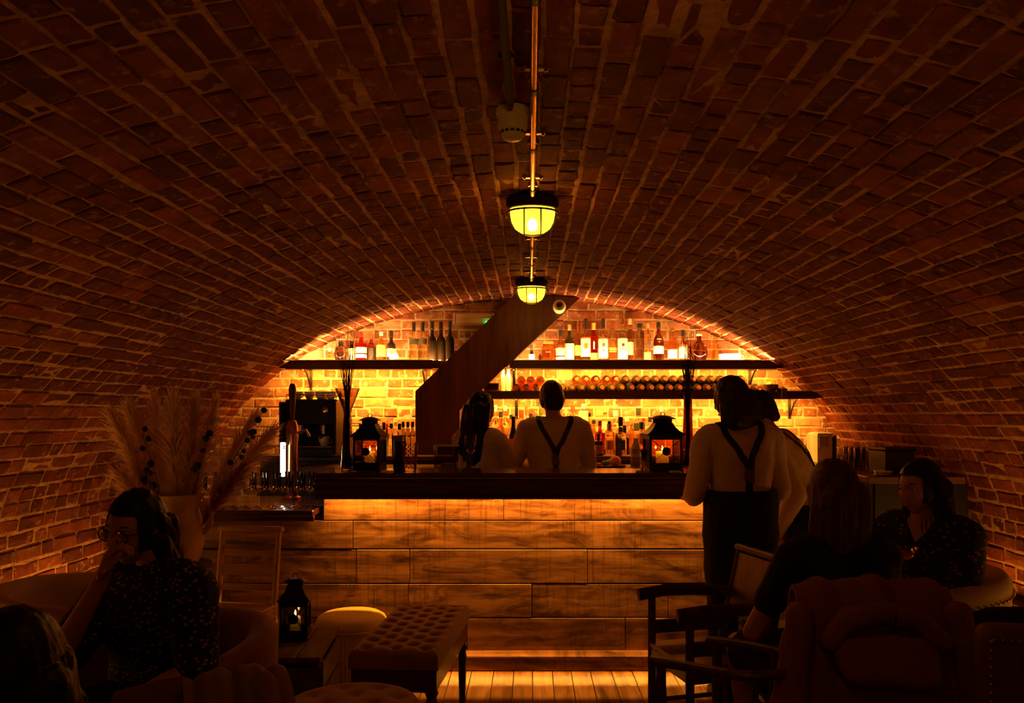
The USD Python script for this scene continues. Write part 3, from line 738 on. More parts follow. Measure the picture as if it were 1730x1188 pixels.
rosé = lying('rose', 'glass_rose', 'black_cap'); whitew = lying('white', 'glass_amber', 'tan_foil'); redw = lying('red', 'opaque_dark_glass', 'red_foil'); darkw = lying('dark', 'opaque_green_glass', 'tan_foil')
rise = lambda px: -(px - 890) * .0115
for i, px in enumerate((880.3, 896.5, 913)): rosé(px, 642, f'pink rose wine bottle lying in the upper row, {ORD[i]} from the beam', 'rose wine bottles lying on the shelf')
for i, px in enumerate((872, 888.5, 904.5)): rosé(px, 655.4, f'pink rose wine bottle lying in the lower row, {ORD[i]} from the beam', 'rose wine bottles lying on the shelf')
for i, px in enumerate((975, 991, 1008, 1026, 1042)): whitew(px, 640.6, f'golden white wine bottle lying in the upper row, {ORD[i]} from the rose wine', 'white wine bottles lying on the shelf')
for i, px in enumerate((1059, 1077.5, 1093.5, 1110, 1125.5, 1141, 1156.5, 1173, 1189, 1205, 1221.5, 1239, 1256)): redw(px, 640.6, f'dark red wine bottle lying in the upper row, {ORD[i]} from the golden ones', 'red wine bottles lying on the shelf')
for i, px in enumerate((951, 967.5, 984, 1001, 1018, 1035, 1051.5, 1068.5, 1085.5, 1102, 1118, 1134, 1150, 1166, 1182, 1198, 1214, 1231)):
    (darkw if i < 7 else redw)(px, 655.0, f'dark wine bottle lying in the lower row, {ORD[i]} from the rose wine', 'dark wine bottles in the lower row')
for i, px in enumerate((1265, 1281.5)): redw(px, 655.0, ('dark wine bottle ending the lower row beside the wooden dish', 'dark wine bottle just before the last one of the lower row')[1 - i], 'dark wine bottles in the lower row')
dish = thing('dish', 'tilted wooden dish at the end of the lying wine bottles', 'dish', (wx(1299, 6.66), 6.66, SZ2 + .001))
part('bowl', lathe([(0, .006), (.05, 0), (.072, .03), (.076, .052), (.070, .050), (.045, .012), (0, .012)], 20), 'crate_wood', dish)
solo('fruit', ball(.028, s=(1, 1, .9)), 'orange_peel', 'small orange fruit resting in the wooden dish on the shelf', 'fruit', (wx(1300, 6.66), 6.66, SZ2 + .052))
solo('bread_roll', wobble(ball(.034, sub=3, s=(1.3, 1, .62)), .004, 30), 'crate_wood', 'lumpy brown roll beside the wooden dish on the shelf', 'food', (wx(1318, 6.72), 6.72, SZ2 + .021))
tg = thing('shelf_tag', 'dark square tag hanging on the edge of the wine shelf', 'tag', (wx(1325.5, 6.58), 6.585, SZ2 - .068))
part('plate', box(.045, .006, .085, 0, 0, .045), 'leather_brown', tg); part('hook', box(.03, .03, .004, 0, .015, .0885 - .002), 'dark_iron', tg)
for i, px in enumerate((849.5, 859)):
    t = thing('cocktail_shaker', ('pale steel shaker bottle nearer the beam on the wine shelf', 'pale steel shaker bottle beside the rose wine')[i], 'shaker', (wx(px, 6.7), 6.7, SZ2), group='shakers on the wine shelf')
    part('cup', cyl(.021, .115, n=16, r2=.023), 'cream_plastic', t); part('shoulder', lathe([(.022, .117), (.022, .120), (.014, .150), (.013, .156), (0, .156), ], 16), 'white_cap', t); part('cap', cyl(.014, .024, z=.156, n=14), 'white_cap', t)
for i, px in enumerate((822, 830, 838.5)):
    t = thing('shot_glass', f'small dark shot glass on the wine shelf, {ORD[i]} beside the beam', 'glass', (wx(px, 6.66), 6.66, SZ2), group='dark shot glasses on the wine shelf')
    part('bowl', lathe([(0, .004), (.017, 0), (.020, .006), (.022, .062), (.020, .062), (.017, .010), (0, .010)], 14), 'glass_dark', t); part('rim', lathe([(.0202, .0622), (.0222, .0622), (.0222, .0645), (.0202, .0645), (.0202, .0622)], 14), 'steel', t)

# bottles on the back counter ledge
ZL = 1.155
G3 = 'spirit bottles on the back counter beside the bartenders'
def Lg(px, yt, w, D, shape, gm, cap, caph, labels, label, **k):
    yb = VY + (EYE - ZL) * F / D
    return bottle(px, yt, yb, w, D, shape, gm, cap, caph, labels, label, zb=ZL, group=G3, **k)
Lg(837, 685, 16, 6.80, 'spirit', 'glass_clear', 'white_cap', 10, [], 'clear spirit bottle with white cap, nearest the woman bartender')
Lg(846, 696, 14, 6.72, 'short', 'glass_amber', 'black_cap', 9, [], 'amber bottle with square black cap near the woman bartender')
Lg(853.5, 686, 16, 6.80, 'spirit', 'glass_pale', 'white_cap', 8, [], 'pale bottle with white cap behind the black capped one')
Lg(863.5, 701, 12, 6.72, 'short', 'glass_pale', 'black_cap', 6, [], 'low bottle with flat black cap behind the dark sleeved bottle')
Lg(867.5, 704, 19, 6.50, 'cone', 'opaque_dark_glass', 'black_cap', 6, [(741, 768, 'paper_orange')], 'dark tapering bottle with tan paper sleeve below')
Lg(881, 693, 14, 6.74, 'slim', 'glass_pale', 'red_cap', 13, [], 'pale bottle with bright red cap between the bartenders')
Lg(890, 688, 13, 6.80, 'slim', 'glass_clear', 'steel', 8, [(707, 720, 'paper_white')], 'tall clear bottle with silver cap behind the black bottle')
Lg(888, 711, 16, 6.46, 'wine', 'opaque_dark_glass', 'black_cap', 8, [(741, 764, 'paper_dark')], 'black wine bottle with dark faded label in front')
Lg(897, 699, 15, 6.70, 'cone', 'glass_yellow', 'black_cap', 12, [(714, 724, 'paper_dark')], 'yellow bottle with black neck and black triangle emblem')
Lg(913, 679, 15, 6.80, 'cone', 'glass_green', 'green_cap', 8, [(712, 760, 'paper_white')], 'green sloping wine bottle behind the man bartender')
Lg(921, 703, 11, 6.70, 'slim', 'glass_clear', 'white_cap', 5, [], 'small clear bottle by the shoulder of the man bartender')
Lg(968, 686, 12, 6.80, 'slim', 'glass_pale', 'red_cap', 10, [], 'tall bottle with square red cap above the shoulder of the man')
Lg(985.5, 683, 20, 6.80, 'spirit', 'glass_clear', 'white_cap', 7, [(694, 712, 'paper_white')], 'clear wide bottle with white cap beside the red capped one')
Lg(996, 698, 13, 6.74, 'spirit', 'glass_amber', 'black_cap', 6, [], 'amber bottle with black stopper above the elbow of the man')
Lg(1003, 710, 15, 6.68, 'short', 'glass_orange', 'black_cap', 6, [], 'low amber bottle with dark cap behind the purple one')
Lg(1013.5, 711, 17, 6.58, 'square', 'glass_purple', 'maroon_cap', 8, [], 'purple glass gin bottle')
Lg(1011, 733, 16, 6.44, 'square', 'opaque_dark_glass', 'black_cap', 4, [(752, 767, 'paper_orange')], 'short black square bottle with orange label before the purple one')
Lg(1022, 697, 15, 6.80, 'spirit', 'glass_clear', 'maroon_cap', 3, [(712, 726, 'paper_white')], 'clear bottle with thin maroon stopper behind the purple bottle')
Lg(1029.5, 712, 16, 6.50, 'square', 'glass_yellow', 'black_cap', 4, [(716, 728, 'paper_orange'), (744, 760, 'paper_orange')], 'golden square bottle with orange neck band')
Lg(1040, 694, 15, 6.80, 'slim', 'glass_clear', 'white_cap', 10, [], 'clear bottle with tall white cap behind the golden one')
Lg(1048.5, 705, 21, 6.46, 'square', 'glass_pale', 'black_cap', 15, [(722, 730, 'paper_green')], 'clear square bottle with dark tall cap and oval green label', marks=[(752, 13, 17, 'green_cap')])
Lg(1055, 719, 17, 6.62, 'wine', 'opaque_dark_glass', 'black_cap', 5, [], 'dark round shouldered bottle behind the oval green label')
Lg(1059, 706, 15, 6.80, 'short', 'glass_clear', 'white_cap', 6, [], 'low clear bottle with broad white cap at the back')
Lg(1067.5, 711, 15, 6.60, 'cone', 'glass_orange', 'cork', 6, [], 'amber tapering bottle with cork stopper before the wall')
Lg(1078.5, 690, 15, 6.80, 'slim', 'glass_clear', 'black_cap', 12, [(703, 705, 'paper_orange'), (715, 728, 'paper_dark')], 'clear bottle with black printed cap and round dark label')
Lg(1083.5, 713, 20, 6.56, 'short', 'glass_orange', 'green_cap', 12, [(733, 750, 'paper_orange')], 'amber bottle with green black cap beside the milk bottle')
Lg(1087, 707, 14, 6.72, 'short', 'glass_pale', 'maroon_cap', 6, [], 'bottle with mushroom maroon stopper behind the green capped bottle')
Lg(1098, 705, 17, 6.76, 'spirit', 'glass_clear', 'black_cap', 8, [(722, 735, 'paper_white')], 'clear round bottle with dark cap beside the lantern chimney')
Lg(1108, 715, 10, 6.70, 'slim', 'glass_amber', 'maroon_cap', 5, [], 'slender amber bottle with brown cap touching the lantern chimney')
Lg(1116.5, 687, 13, 6.80, 'spirit', 'glass_clear', 'white_cap', 9, [], 'clear bottle with bright white cap behind the big lantern')
mb = thing('milk_bottle', 'glass milk bottle with two lines of dark lettering', 'bottle', (wx(1074, 6.02), 6.02, 1.090))
part('glass_body', lathe([(0, 0), (.036, 0), (.038, .008), (.038, .135), (.030, .165), (.020, .185), (.017, .205), (.020, .209), (.020, .215), (0, .215)], 22), 'milk', mb)
part('milk_fill', lathe([(.0383, .009), (.0386, .009), (.0386, .078), (.0383, .078)], 22), 'milk_low', mb)
for i, (tx, zz) in enumerate((('DAILY', .122), ('MILK', .104))):
    g = meshkit.text_mesh(tx, .014, .0006, True); b_ = g.bounds; g = mv(g, -(b_[0][0] + b_[1][0]) / 2 - .003, 0, 0); g = rot(g, 'x', 90)
    part('lettering', mv(g, 0, -.0384, zz), 'ink', mb, smooth=False)
# bottles by the vertical leg of the beam
G4 = 'bottles on the back counter before the vertical beam'
def L4(px, yt, w, D, shape, gm, cap, caph, labels, label, **k):
    yb = VY + (EYE - ZL) * F / D
    return bottle(px, yt, yb, w, D, shape, gm, cap, caph, labels, label, zb=ZL, group=G4, **k)
L4(648.5, 714, 13, 6.55, 'wine', 'glass_green', 'black_cap', 12, [], 'green bottle with dark capsule behind the smaller lantern')
L4(653.5, 716, 11, 6.68, 'wine', 'glass_dark', 'red_cap', 8, [], 'dark bottle with red cap behind the green one')
L4(661, 716, 14, 6.50, 'cone', 'glass_clear', 'black_cap', 8, [], 'clear tapering bottle with dark cap beside the smaller lantern')
L4(668, 713, 14, 6.66, 'short', 'glass_clear', 'white_cap', 5, [], 'clear bottle with pale rounded cap near the vertical beam')
L4(675, 716, 13, 6.54, 'short', 'glass_clear', 'black_cap', 10, [], 'clear bottle with tall dark cap before the three black capped ones')
for i, px in enumerate((681, 689, 697)):
    L4(px, 713, 9, 6.60, 'slim', 'glass_smoke', 'black_cap', 9, [], f'slim bottle with black screw cap near the vertical beam, {ORD[i]} from the lantern')

# orange, limes and board on the back worktop
bd = thing('tray', 'dark serving tray with a halved orange and limes', 'tray', (wx(1017, 6.06), 6.06, 1.0905))
part('board', lathe([(0, 0), (.17, 0), (.175, .004), (.175, .010), (0, .010)], 32), 'chair_wood_x', bd); part('rim', lathe([(.166, .0102), (.175, .0102), (.176, .017), (.167, .017), (.166, .0102)], 32), 'chair_wood_x', bd)
cb = thing('chopping_board', 'small pale wooden chopping block on the dark tray', 'board', (wx(1004, 6.02), 6.02, 1.1008))
part('block', box(.10, .07, .022, 0, 0, .011), 'pale_wood_x', cb); part('handle', box(.03, .022, .014, -.062, 0, .009), 'pale_wood_x', cb)
orr = thing('orange', 'halved orange glowing on the dark tray', 'orange', (wx(1039.5, 6.04), 6.04, 1.101 + .033))
part('peel', wobble(ball(.043, sub=3, s=(1, .95, .9)), .0008, 60), 'orange_peel', orr); part('stalk_end', cyl(.004, .003, z=.0375, n=8), 'lime_peel', orr)
for i, (px, D) in enumerate(((1022, 5.99), (990, 6.04), (1029, 6.10))):
    solo('lime', wobble(ball(.022, sub=3, s=(1.15, 1, .95)), .0006, 60), 'lime_peel', ('green lime lying between the block and the orange', 'green lime at the edge of the dark tray near the man', 'green lime half hidden behind the orange')[i], 'lime', (wx(px, D), D, 1.1015 + .021), rz=40 * i, group='limes on the dark tray')
# ------------------------------------------------------------------ fittings on the vault
def crown(x): return vault_z(x)
def bulkhead(y, label):
    t = thing('bulkhead_lamp', label, 'lamp', (0.012, y, 2.30), group='caged bulkhead lamps along the conduit')
    n = 28; ov = lambda k, ax, az: None
    part('back_plate', lathe([(0, .128), (.108, .128), (.116, .118), (.116, .092), (.106, .080), (.098, .078), (0, .078)], n, sy=.66), 'dark_iron', t)
    part('mount', cyl(.055, .03, z=.118, n=20), 'dark_iron', t)
    g = [(.098, .078), (.098, .050), (.092, .020), (.076, -.010), (.050, -.026), (.020, -.031), (0, -.031)]
    part('glass_shade', lathe(g, n, sy=.66), 'lamp_glass', t, label='glowing amber glass shade')
    part('bulb', lathe([(0, .034), (.016, .030), (.024, .012), (.021, -.006), (.010, -.017), (0, -.019)], 18), 'bulb', t)
    part('socket', lathe([(0, .080), (.021, .080), (.021, .040), (.017, .036), (0, .036)], 18), 'copper', t)
    for sx in (-.036, .036):
        v = [(sx, .070 * math.cos(a), .066 - .108 * math.sin(a)) for a in np.linspace(0, PI, 17)]
        part('guard_wire', tube(np.array(v), .0028, 6), 'dark_iron', t)
    v = [(.112 * math.cos(a), 0, .070 - .113 * math.sin(a)) for a in np.linspace(0, PI, 21)]
    part('guard_wire', tube(np.array(v), .0028, 6), 'dark_iron', t)
    part('guard_ring', tube(arc((0, 0, .066), .107, 0, 360, 28)[:-1] * np.array([1, .68, 1]), .004, 6, closed=True), 'dark_iron', t)
    for sx in (-1, 1):
        part('wing_screw', cat(tube([(sx * .117, 0, .072), (sx * .117, 0, .045)], .004, 6), ball(.0075, sx * .117, 0, .042, 1, (1, .4, 1))), 'brass', t)
for y, l in zip(LAMPS, ('smaller looking caged bulkhead lamp above the boxed beam', 'caged bulkhead lamp glowing amber in the middle of the vault', 'caged bulkhead lamp overhead outside the picture', 'caged bulkhead lamp behind the viewer')):
    bulkhead(y, l)
for i, (a, b) in enumerate(((-.7, 1.25), (1.53, 3.45), (3.73, 5.65))):
    t = thing('conduit', ('steel conduit along the crown behind the viewer', 'steel conduit along the crown from the top of the picture to the first lamp', 'short steel conduit between the two lit lamps')[i], 'conduit', (.012, 0, 2.405), group='steel conduit along the crown of the vault')
    part('pipe', tube([(0, y, 0) for y in np.linspace(a, b, 8)], .0105, 12), 'brass', t)
    for y in np.arange(a + .22, b - .1, .52):
        part('saddle', cat(box(.082, .020, .004, 0, y, .030, ch=.001), tube(arc((0, y, 0), .0125, -20, 200, 12, 'xz'), .003, 6, flat=2.6)), 'steel', t)
        part('coupling', tube([(0, y + .05, 0), (0, y + .085, 0)], .0128, 12), 'dark_iron', t)
    for y in np.arange(a + .22, b - .1, .52):
        for s in (-1, 1): part('screw', cyl(.005, .005, x=s * .033, y=y, z=.0235, n=8), 'brass', t)
cb_ = thing('cable', 'black sheathed cable running along the crown to the smoke detector', 'cable', (-.062, 0, 2.415))
part('sheath', tube([(.004 * math.sin(y * 3), y, .004 * math.sin(y * 5)) for y in np.linspace(1.55, 2.46, 20)], .012, 10), 'black_rubber', cb_)
for y in (1.75, 2.15): part('clip', tube(arc((0, y, 0), .0145, 0, 180, 10, 'xz'), .003, 6, flat=2.4), 'dark_iron', cb_)
sd = thing('smoke_detector', 'white dome smoke detector with dark vents beside the conduit', 'smoke detector', (wx(866, 2.56), 2.56, 2.33))
part('base', lathe([(0, .105), (.050, .105), (.053, .100), (.053, .085), (.050, .080), (0, .080)], 32), 'white_plastic', sd)
part('body', lathe([(.0475, .081), (.0465, .045), (.042, .034), (.036, .020), (.030, .010), (.022, .006), (0, .005)], 32), 'white_plastic', sd)
for k in range(14):
    a = k * 2 * PI / 14; m = rot(box(.012, .004, .009, 0, -.0385, .028, ch=.001), 'z', math.degrees(a)); part('vent', m, 'black', sd)
part('collar', lathe([(.049, .0805), (.051, .078), (.049, .0755), (.0475, .078), (.049, .0805)], 32), 'cream_plastic', sd)
part('indicator', ball(.003, 0, -.045, .058, 1), 'red_cap', sd)
cm = thing('security_camera', 'small white dome camera fixed to the top of the slanting beam', 'camera', (wx(945, 6.53), 6.53, wz(517.5, 6.53)))
part('housing', rot(lathe([(0, -.05), (.048, -.05), (.052, -.02), (.050, .01), (.044, .028), (.030, .034), (.028, .030), (0, .030)], 26), 'x', 80), 'white_plastic', cm)
part('lens', rot(lathe([(0, .030), (.027, .031), (.022, .046), (.010, .054), (0, .056)], 20), 'x', 80), 'opaque_dark_glass', cm)
el = thing('emergency_light', 'cream emergency light with a bright green indicator on the end wall', 'emergency light', (wx(801, 6.84), 6.84, wz(539, 6.84)))
part('back_box', box(.345, .040, .105, 0, .022, 0, ch=.012), 'cream_plastic', el)
part('diffuser', box(.300, .030, .088, 0, -.008, 0, ch=.014), 'cream_plastic', el)
part('rib', box(.290, .006, .008, 0, -.025, .004, ch=.002), 'white_plastic', el)
for s in (-1, 1): part('end_cap', box(.020, .036, .100, s * .163, -.006, 0, ch=.006), 'white_plastic', el)
part('indicator', ball(.0065, .107, -.026, -.034, 2), 'green_led', el, label='glowing green indicator')
bulb_light((wx(801, 6.84) + .107, 6.80, wz(539, 6.84) - .034), .005, 2., (.02, 1, .1))

# ------------------------------------------------------------------ things standing on the bar
ZBAR = 1.151
def cand_lantern(label, loc, w, h, rz, ornament, cand_label, zpow):
    t = thing('candle_lantern', label, 'lantern', loc, rz, group='black metal candle lanterns')
    b = w / 2
    part('foot_plate', box(w * 1.06, w * 1.06, .010, 0, 0, .007), 'black_metal', t)
    part('gallery', cat(box(w, .004, .040, 0, -b, .032, ch=.001), box(w, .004, .040, 0, b, .032, ch=.001), box(.004, w, .040, -b, 0, .032, ch=.001), box(.004, w, .040, b, 0, .032, ch=.001)), 'black_metal', t)
    hb = h * .60
    for sx in (-1, 1):
        for sy in (-1, 1): part('corner_post', box(.013, .013, hb, sx * (b - .004), sy * (b - .004), hb / 2 + .01), 'black_metal', t)
    part('top_rail', cat(*[box(w * 1.02, .008, .035, 0, s * b, hb, ch=.001) for s in (-1, 1)], *[box(.008, w * 1.02, .035, s * b, 0, hb, ch=.001) for s in (-1, 1)]), 'black_metal', t)
    for k in range(4): part('pane', rot(box(w - .022, .0016, hb - .062, 0, -b + .006, hb / 2 + .024, ch=.0003), 'z', 90 * k), 'amber_pane' if zpow > 5 else 'dusty_glass', t, smooth=False)
    z0, z1, q = .055, hb - .02, b - .012
    for s in (-1, 1): part('wire_brace', tube([(s * q, -b - .002, z0), (0, -b - .004, (z0 + z1) / 2), (-s * q, -b - .002, z1)], .0018, 5), 'black_metal', t)
    zc = (z0 + z1) / 2
    if ornament:
        fl = [lathe([(0, 0), (.011, .002), (.012, .005), (0, .007)], 10)]
        for k in range(9):
            a = k * 2 * PI / 9; fl.append(rot(lathe([(0, 0), (.009, .002), (.0095, .005), (0, .007)], 8, x=.016), 'z', math.degrees(a)))
        part('flower_ornament', mv(rot(cat(*fl), 'x', 90), 0, -b - .004, zc), 'black_metal', t)
    r2 = math.sqrt(2)
    part('roof', lathe([(b * r2 * 1.16, hb + .006), (b * r2 * 1.18, hb + .014), (b * r2 * .86, hb + .034), (b * r2 * .66, hb + .056), (b * r2 * .54, hb + .078), (0, hb + .078)], 4, a0=PI / 4), 'black_metal', t, smooth=20)
    part('chimney', lathe([(b * .62, hb + .076), (b * .62, h * .90), (b * .58, h * .905), (0, h * .905)], 14), 'black_metal', t)
    part('cap', lathe([(b * .86, h * .898), (b * .88, h * .906), (b * .45, h * .955), (b * .12, h * .965), (0, h * .965)], 14), 'black_metal', t, smooth=20)
    part('ring', tube(arc((0, 0, h * .985), .012, 0, 360, 18, 'xz')[:-1], .002, 6, closed=True), 'black_metal', t)
    c = thing('candle', cand_label, 'candle', (loc[0], loc[1], loc[2] + .0125), group='candles burning inside the lanterns')
    ch_ = h * .30
    part('wax', lathe([(0, 0), (w * .20, 0), (w * .205, .004), (w * .205, ch_), (w * .17, ch_ + .002), (w * .15, ch_ - .006), (0, ch_ - .008)], 20), 'wax', c)
    part('wick', tube([(0, 0, ch_ - .008), (.0005, 0, ch_ + .008)], .0012, 5), 'candle_wick', c)
    part('flame', lathe([(0, ch_ + .004), (.0035, ch_ + .009), (.0048, ch_ + .015), (.0030, ch_ + .024), (0, ch_ + .034)], 12), 'flame', c, label='burning flame')
    bulb_light((loc[0], loc[1], loc[2] + .0125 + ch_ + .018), .006, zpow, (1, .42, .06))
cand_lantern('larger black candle lantern with flower ornament beside the jigger', (wx(1119, 4.75), 4.75, ZBAR), .185, .335, 4, True, 'tall lit candle in the larger lantern on the bar', 260.)
cand_lantern('smaller black candle lantern with flower ornament by the tall vase', (wx(625, 4.77), 4.77, ZBAR), .150, .325, -6, True, 'low lit candle in the smaller lantern on the bar', 40.)
# tall vases and twigs
rt = random.Random(11)
def twig_vase(px, D, label, tlabel, prof, top, lean, vm, n=46, spread=.16):
    x = wx(px, D)
    t = thing('vase', label, 'vase', (x, D, ZBAR), group='tall vases of dried twigs on the bar')
    part('glass_body', lathe(prof, 26), vm, t, smooth=40)
    part('foot', lathe([(0, .0002), (prof[1][0] * 1.12, .0002), (prof[1][0] * 1.14, .004), (prof[1][0] * 1.0, .009), (0, .009)], 26), vm, t)
    ms = []
    hv = max(p[1] for p in prof)
    for k in range(n):
        a = rt.uniform(0, 2 * PI); q = rt.random() ** 1.3
        hh = rt.uniform(.62, 1.0) * top
        sx, sy = math.cos(a) * spread * q * hh / top, math.sin(a) * spread * q * .8 * hh / top
        pts = []
        r0 = .008 * rt.random() + .003
        for s in np.linspace(0, 1, 8):
            z = .025 + s * (hh - .025); w = max(0, (z - hv * .8) / (top - hv * .8)) ** 1.4
            pts.append((math.cos(a) * r0 + sx * w + .004 * math.sin(s * 9 + k), math.sin(a) * r0 + sy * w + .004 * math.cos(s * 8 + k), z))
        ms.append(tube(pts, np.linspace(.0028, .0009, 8) * rt.uniform(.7, 1.3), 5))
        if rt.random() < .6:
            p = np.array(pts[rt.randrange(4, 7)]); ms.append(tube([p, p + [rt.uniform(-.03, .03), rt.uniform(-.03, .03), rt.uniform(.05, .12)]], .0009, 4))
    solo('twig_bundle', cat(*ms), 'twig', tlabel, 'twigs', (x, D, ZBAR), kind='stuff', smooth=30)
twig_vase(587, 4.80, 'tall waisted glass vase with flared mouth of dried twigs before the coffee machine', 'dried dark twigs fanning from the vase before the coffee machine',
          [(0, .010), (.040, .010), (.041, .02), (.024, .30), (.021, .33), (.026, .36), (.070, .475), (.074, .480), (.068, .478), (.022, .36), (.017, .33), (.020, .30), (.036, .024), (0, .022)], .87, 0, 'glass_smoke')
twig_vase(1162, 4.78, 'tall slender glass vase of dried twigs beside the larger lantern', 'dense dark dried twigs rising past both shelves beside the larger lantern',
          [(0, .010), (.036, .010), (.037, .02), (.030, .20), (.024, .40), (.022, .44), (.019, .44), (.020, .40), (.026, .20), (.032, .022), (0, .020)], .86, 0, 'glass_brown', n=64, spread=.12)
# single wine glass and the rows of stemmed glasses
def stem_glass(t, h=.21, r=.042):
    part('bowl', lathe([(0, h * .46), (r * .45, h * .475), (r * .85, h * .55), (r, h * .66), (r * .95, h * .85), (r * .86, h)], 22), 'thin_glass', t, smooth=50)
    part('stem', lathe([(.0036, .006), (.0032, h * .22), (.0042, h * .465), (0, h * .468)], 10), 'thin_glass', t)
    part('foot', lathe([(0, 0), (.034, 0), (.036, .0016), (.010, .005), (.0036, .0075), (0, .0075)], 22), 'thin_glass', t)
wg = thing('wine_glass', 'empty wine glass alone on the bar before the woman bartender', 'wine glass', (wx(795, 4.83), 4.83, ZBAR)); stem_glass(wg, .205, .036)
g0 = None; rows_ = ['front', 'second', 'back']
for r in range(2):
    for k in range(10):
        x = -1.90 + k * .0705 + (r % 2) * .02; y = 4.71 + r * .10
        lab = f'stemmed glass in the {rows_[r]} row on the low counter, {ORD[k]} from the jug'
        if g0 is None:
            g0 = thing('stemmed_glass', lab, 'wine glass', (x, y, .938), group='rows of stemmed glasses on the low counter'); stem_glass(g0, .205, .0345)
        else: dup(g0, (x, y, .938), 0, lab)
# patterned tumbler, straws, jigger, dark flasks, clear tub
tb = thing('glass_tumbler', 'cut glass tumbler with violet glints beside the dark flask', 'tumbler', (wx(692, 4.70), 4.70, ZBAR))
nn = 18; pr = [(0, 0), (.034, 0), (.038, .006), (.046, .165)]
part('body', lathe(pr, nn), 'thin_glass', tb, smooth=5)
mt = []
for k in range(22):
    for j in range(6): mt.append(rot(ball(.0042, 0, -(.0395 + .0012 * j), .022 + j * .024 + (k % 2) * .010, 1, (1, .5, 1.3)), 'z', k * 360 / 22))
part('cut_pattern', cat(*mt), 'glass_purple', tb, kind='stuff')
fk = thing('steel_flask', 'tall dark steel mixing tin standing behind the cut glass tumbler', 'mixing tin', (wx(674, 4.80), 4.80, ZBAR))
part('body', lathe([(0, 0), (.030, 0), (.033, .004), (.042, .17), (.040, .17), (.031, .01), (0, .01)], 24), 'dark_iron', fk); part('inner_tin', lathe([(.0385, .15), (.0385, .20), (.0405, .205), (.036, .20), (.036, .15), (.0385, .15)], 24), 'steel', fk)
tub = thing('plastic_tub', 'clear rectangular tub with a rolled rim behind the bar', 'tub', (wx(754, 5.17), 5.17, 1.085))
part('wall', cat(box(.135, .003, .19, 0, -.075, .10, ch=.001), box(.135, .003, .19, 0, .075, .10, ch=.001), box(.003, .15, .19, -.067, 0, .10, ch=.001), box(.003, .15, .19, .067, 0, .10, ch=.001), box(.135, .15, .003, 0, 0, .004, ch=.001)), 'dusty_glass', tub, smooth=False)
part('rim', cat(box(.155, .010, .006, 0, -.077, .197, ch=.002), box(.155, .010, .006, 0, .077, .197, ch=.002), box(.010, .15, .006, -.073, 0, .197, ch=.002), box(.010, .15, .006, .073, 0, .197, ch=.002)), 'cream_plastic', tub)
part('napkin_stack', box(.08, .08, .08, .01, 0, .048), 'cream_plastic', tub)
wt = thing('service_ledge', 'wooden service ledge behind the bar carrying the clear tub', 'counter')
part('board', box(2.3, .165, .03, -.05, 5.165, 1.068, ch=.004), 'counter_wood', wt); part('front', box(2.3, .02, 1.05, -.05, 5.235, .526, ch=.002), 'black', wt)
jg = thing('jigger', 'copper hourglass jigger beside the larger lantern', 'jigger', (wx(1088, 4.63), 4.63, ZBAR + .009))
part('lower_cup', lathe([(0, .055), (.007, .055), (.010, .050), (.021, 0), (.0195, 0), (.008, .050), (0, .050)], 20), 'copper', jg); part('upper_cup', lathe([(0, .056), (.0072, .056), (.0135, .075), (.0215, .120), (.0200, .120), (.012, .075), (0, .060)], 20), 'dark_iron', jg); part('waist_ring', tube(arc((0, 0, .0555), .009, 0, 360, 16)[:-1], .0022, 6, closed=True), 'copper', jg)
mtt = thing('bar_mat', 'round cork coaster under the copper jigger', 'coaster', (wx(1088, 4.63), 4.63, ZBAR))
part('disc', cyl(.047, .006, n=24), 'cork', mtt); part('rim', tube(arc((0, 0, .0065), .044, 0, 360, 24)[:-1], .0022, 6, closed=True), 'leather_brown', mtt)
for i, (px, lb) in enumerate(((654, 'folded pale receipt on the bar beside the smaller lantern'), (1140, 'folded receipt on the bar before the larger lantern'))):
    rc_ = thing('receipt', lb, 'receipt', (wx(px, 4.64), 4.64, ZBAR + .0006), 8)
    part('sheet', box(.065, .05, .0012, 0, 0, .0006, ch=.0004), 'paper_white', rc_); part('fold', rot(box(.065, .03, .0012, 0, 0, .004, ch=.0004), 'x', 18), 'paper_white', rc_)
# coffee machine with cups
CX, CY, CZ = wx(527, 6.32), 6.36, 1.1545
cf = thing('coffee_machine', 'dark espresso machine under the upper shelf bracket', 'coffee machine', (CX, CY, CZ))
part('body', box(.40, .26, .20, 0, .06, .34, ch=.012), 'black_metal', cf); part('back_panel', box(.40, .06, .26, 0, .16, .13, ch=.008), 'black_metal', cf)
part('drip_tray', box(.40, .36, .075, 0, 0, .0375, ch=.008), 'black_metal', cf); part('drip_grid', cat(*[box(.36, .006, .005, 0, y, .0776, ch=.001) for y in np.arange(-.15, .10, .02)]), 'steel', cf, kind='stuff')
part('side_panel', box(.018, .34, .40, .207, .0, .22, ch=.006), 'dark_iron', cf); part('side_panel', box(.018, .34, .40, -.207, .0, .22, ch=.006), 'dark_iron', cf)
for s in (-.09, .09):
    part('group_head', cat(cyl(.035, .05, x=s, y=-.03, z=.195, n=18), cyl(.028, .03, x=s, y=-.03, z=.17, n=18)), 'steel', cf)
    h_ = part('portafilter', cat(cyl(.034, .028, x=s, y=-.03, z=.144, n=18), tube([(s, -.06, .155), (s + .01, -.17, .150)], np.array([.008, .013]), 10)), 'black_metal', cf)
part('pressure_gauge', rot(lathe([(0, 0), (.022, 0), (.024, .006), (.018, .010), (0, .010)], 18, 0, 0, 0), 'x', 90).apply_translation([.11, -.07, .36]) and mv(rot(lathe([(0, 0), (.022, 0), (.024, .006), (.018, .010), (0, .010)], 18), 'x', 90), .11, -.068, .36), 'steel', cf)
part('steam_knob', mv(rot(cyl(.016, .03, n=14), 'x', 90), -.14, -.066, .36), 'black_rubber', cf)
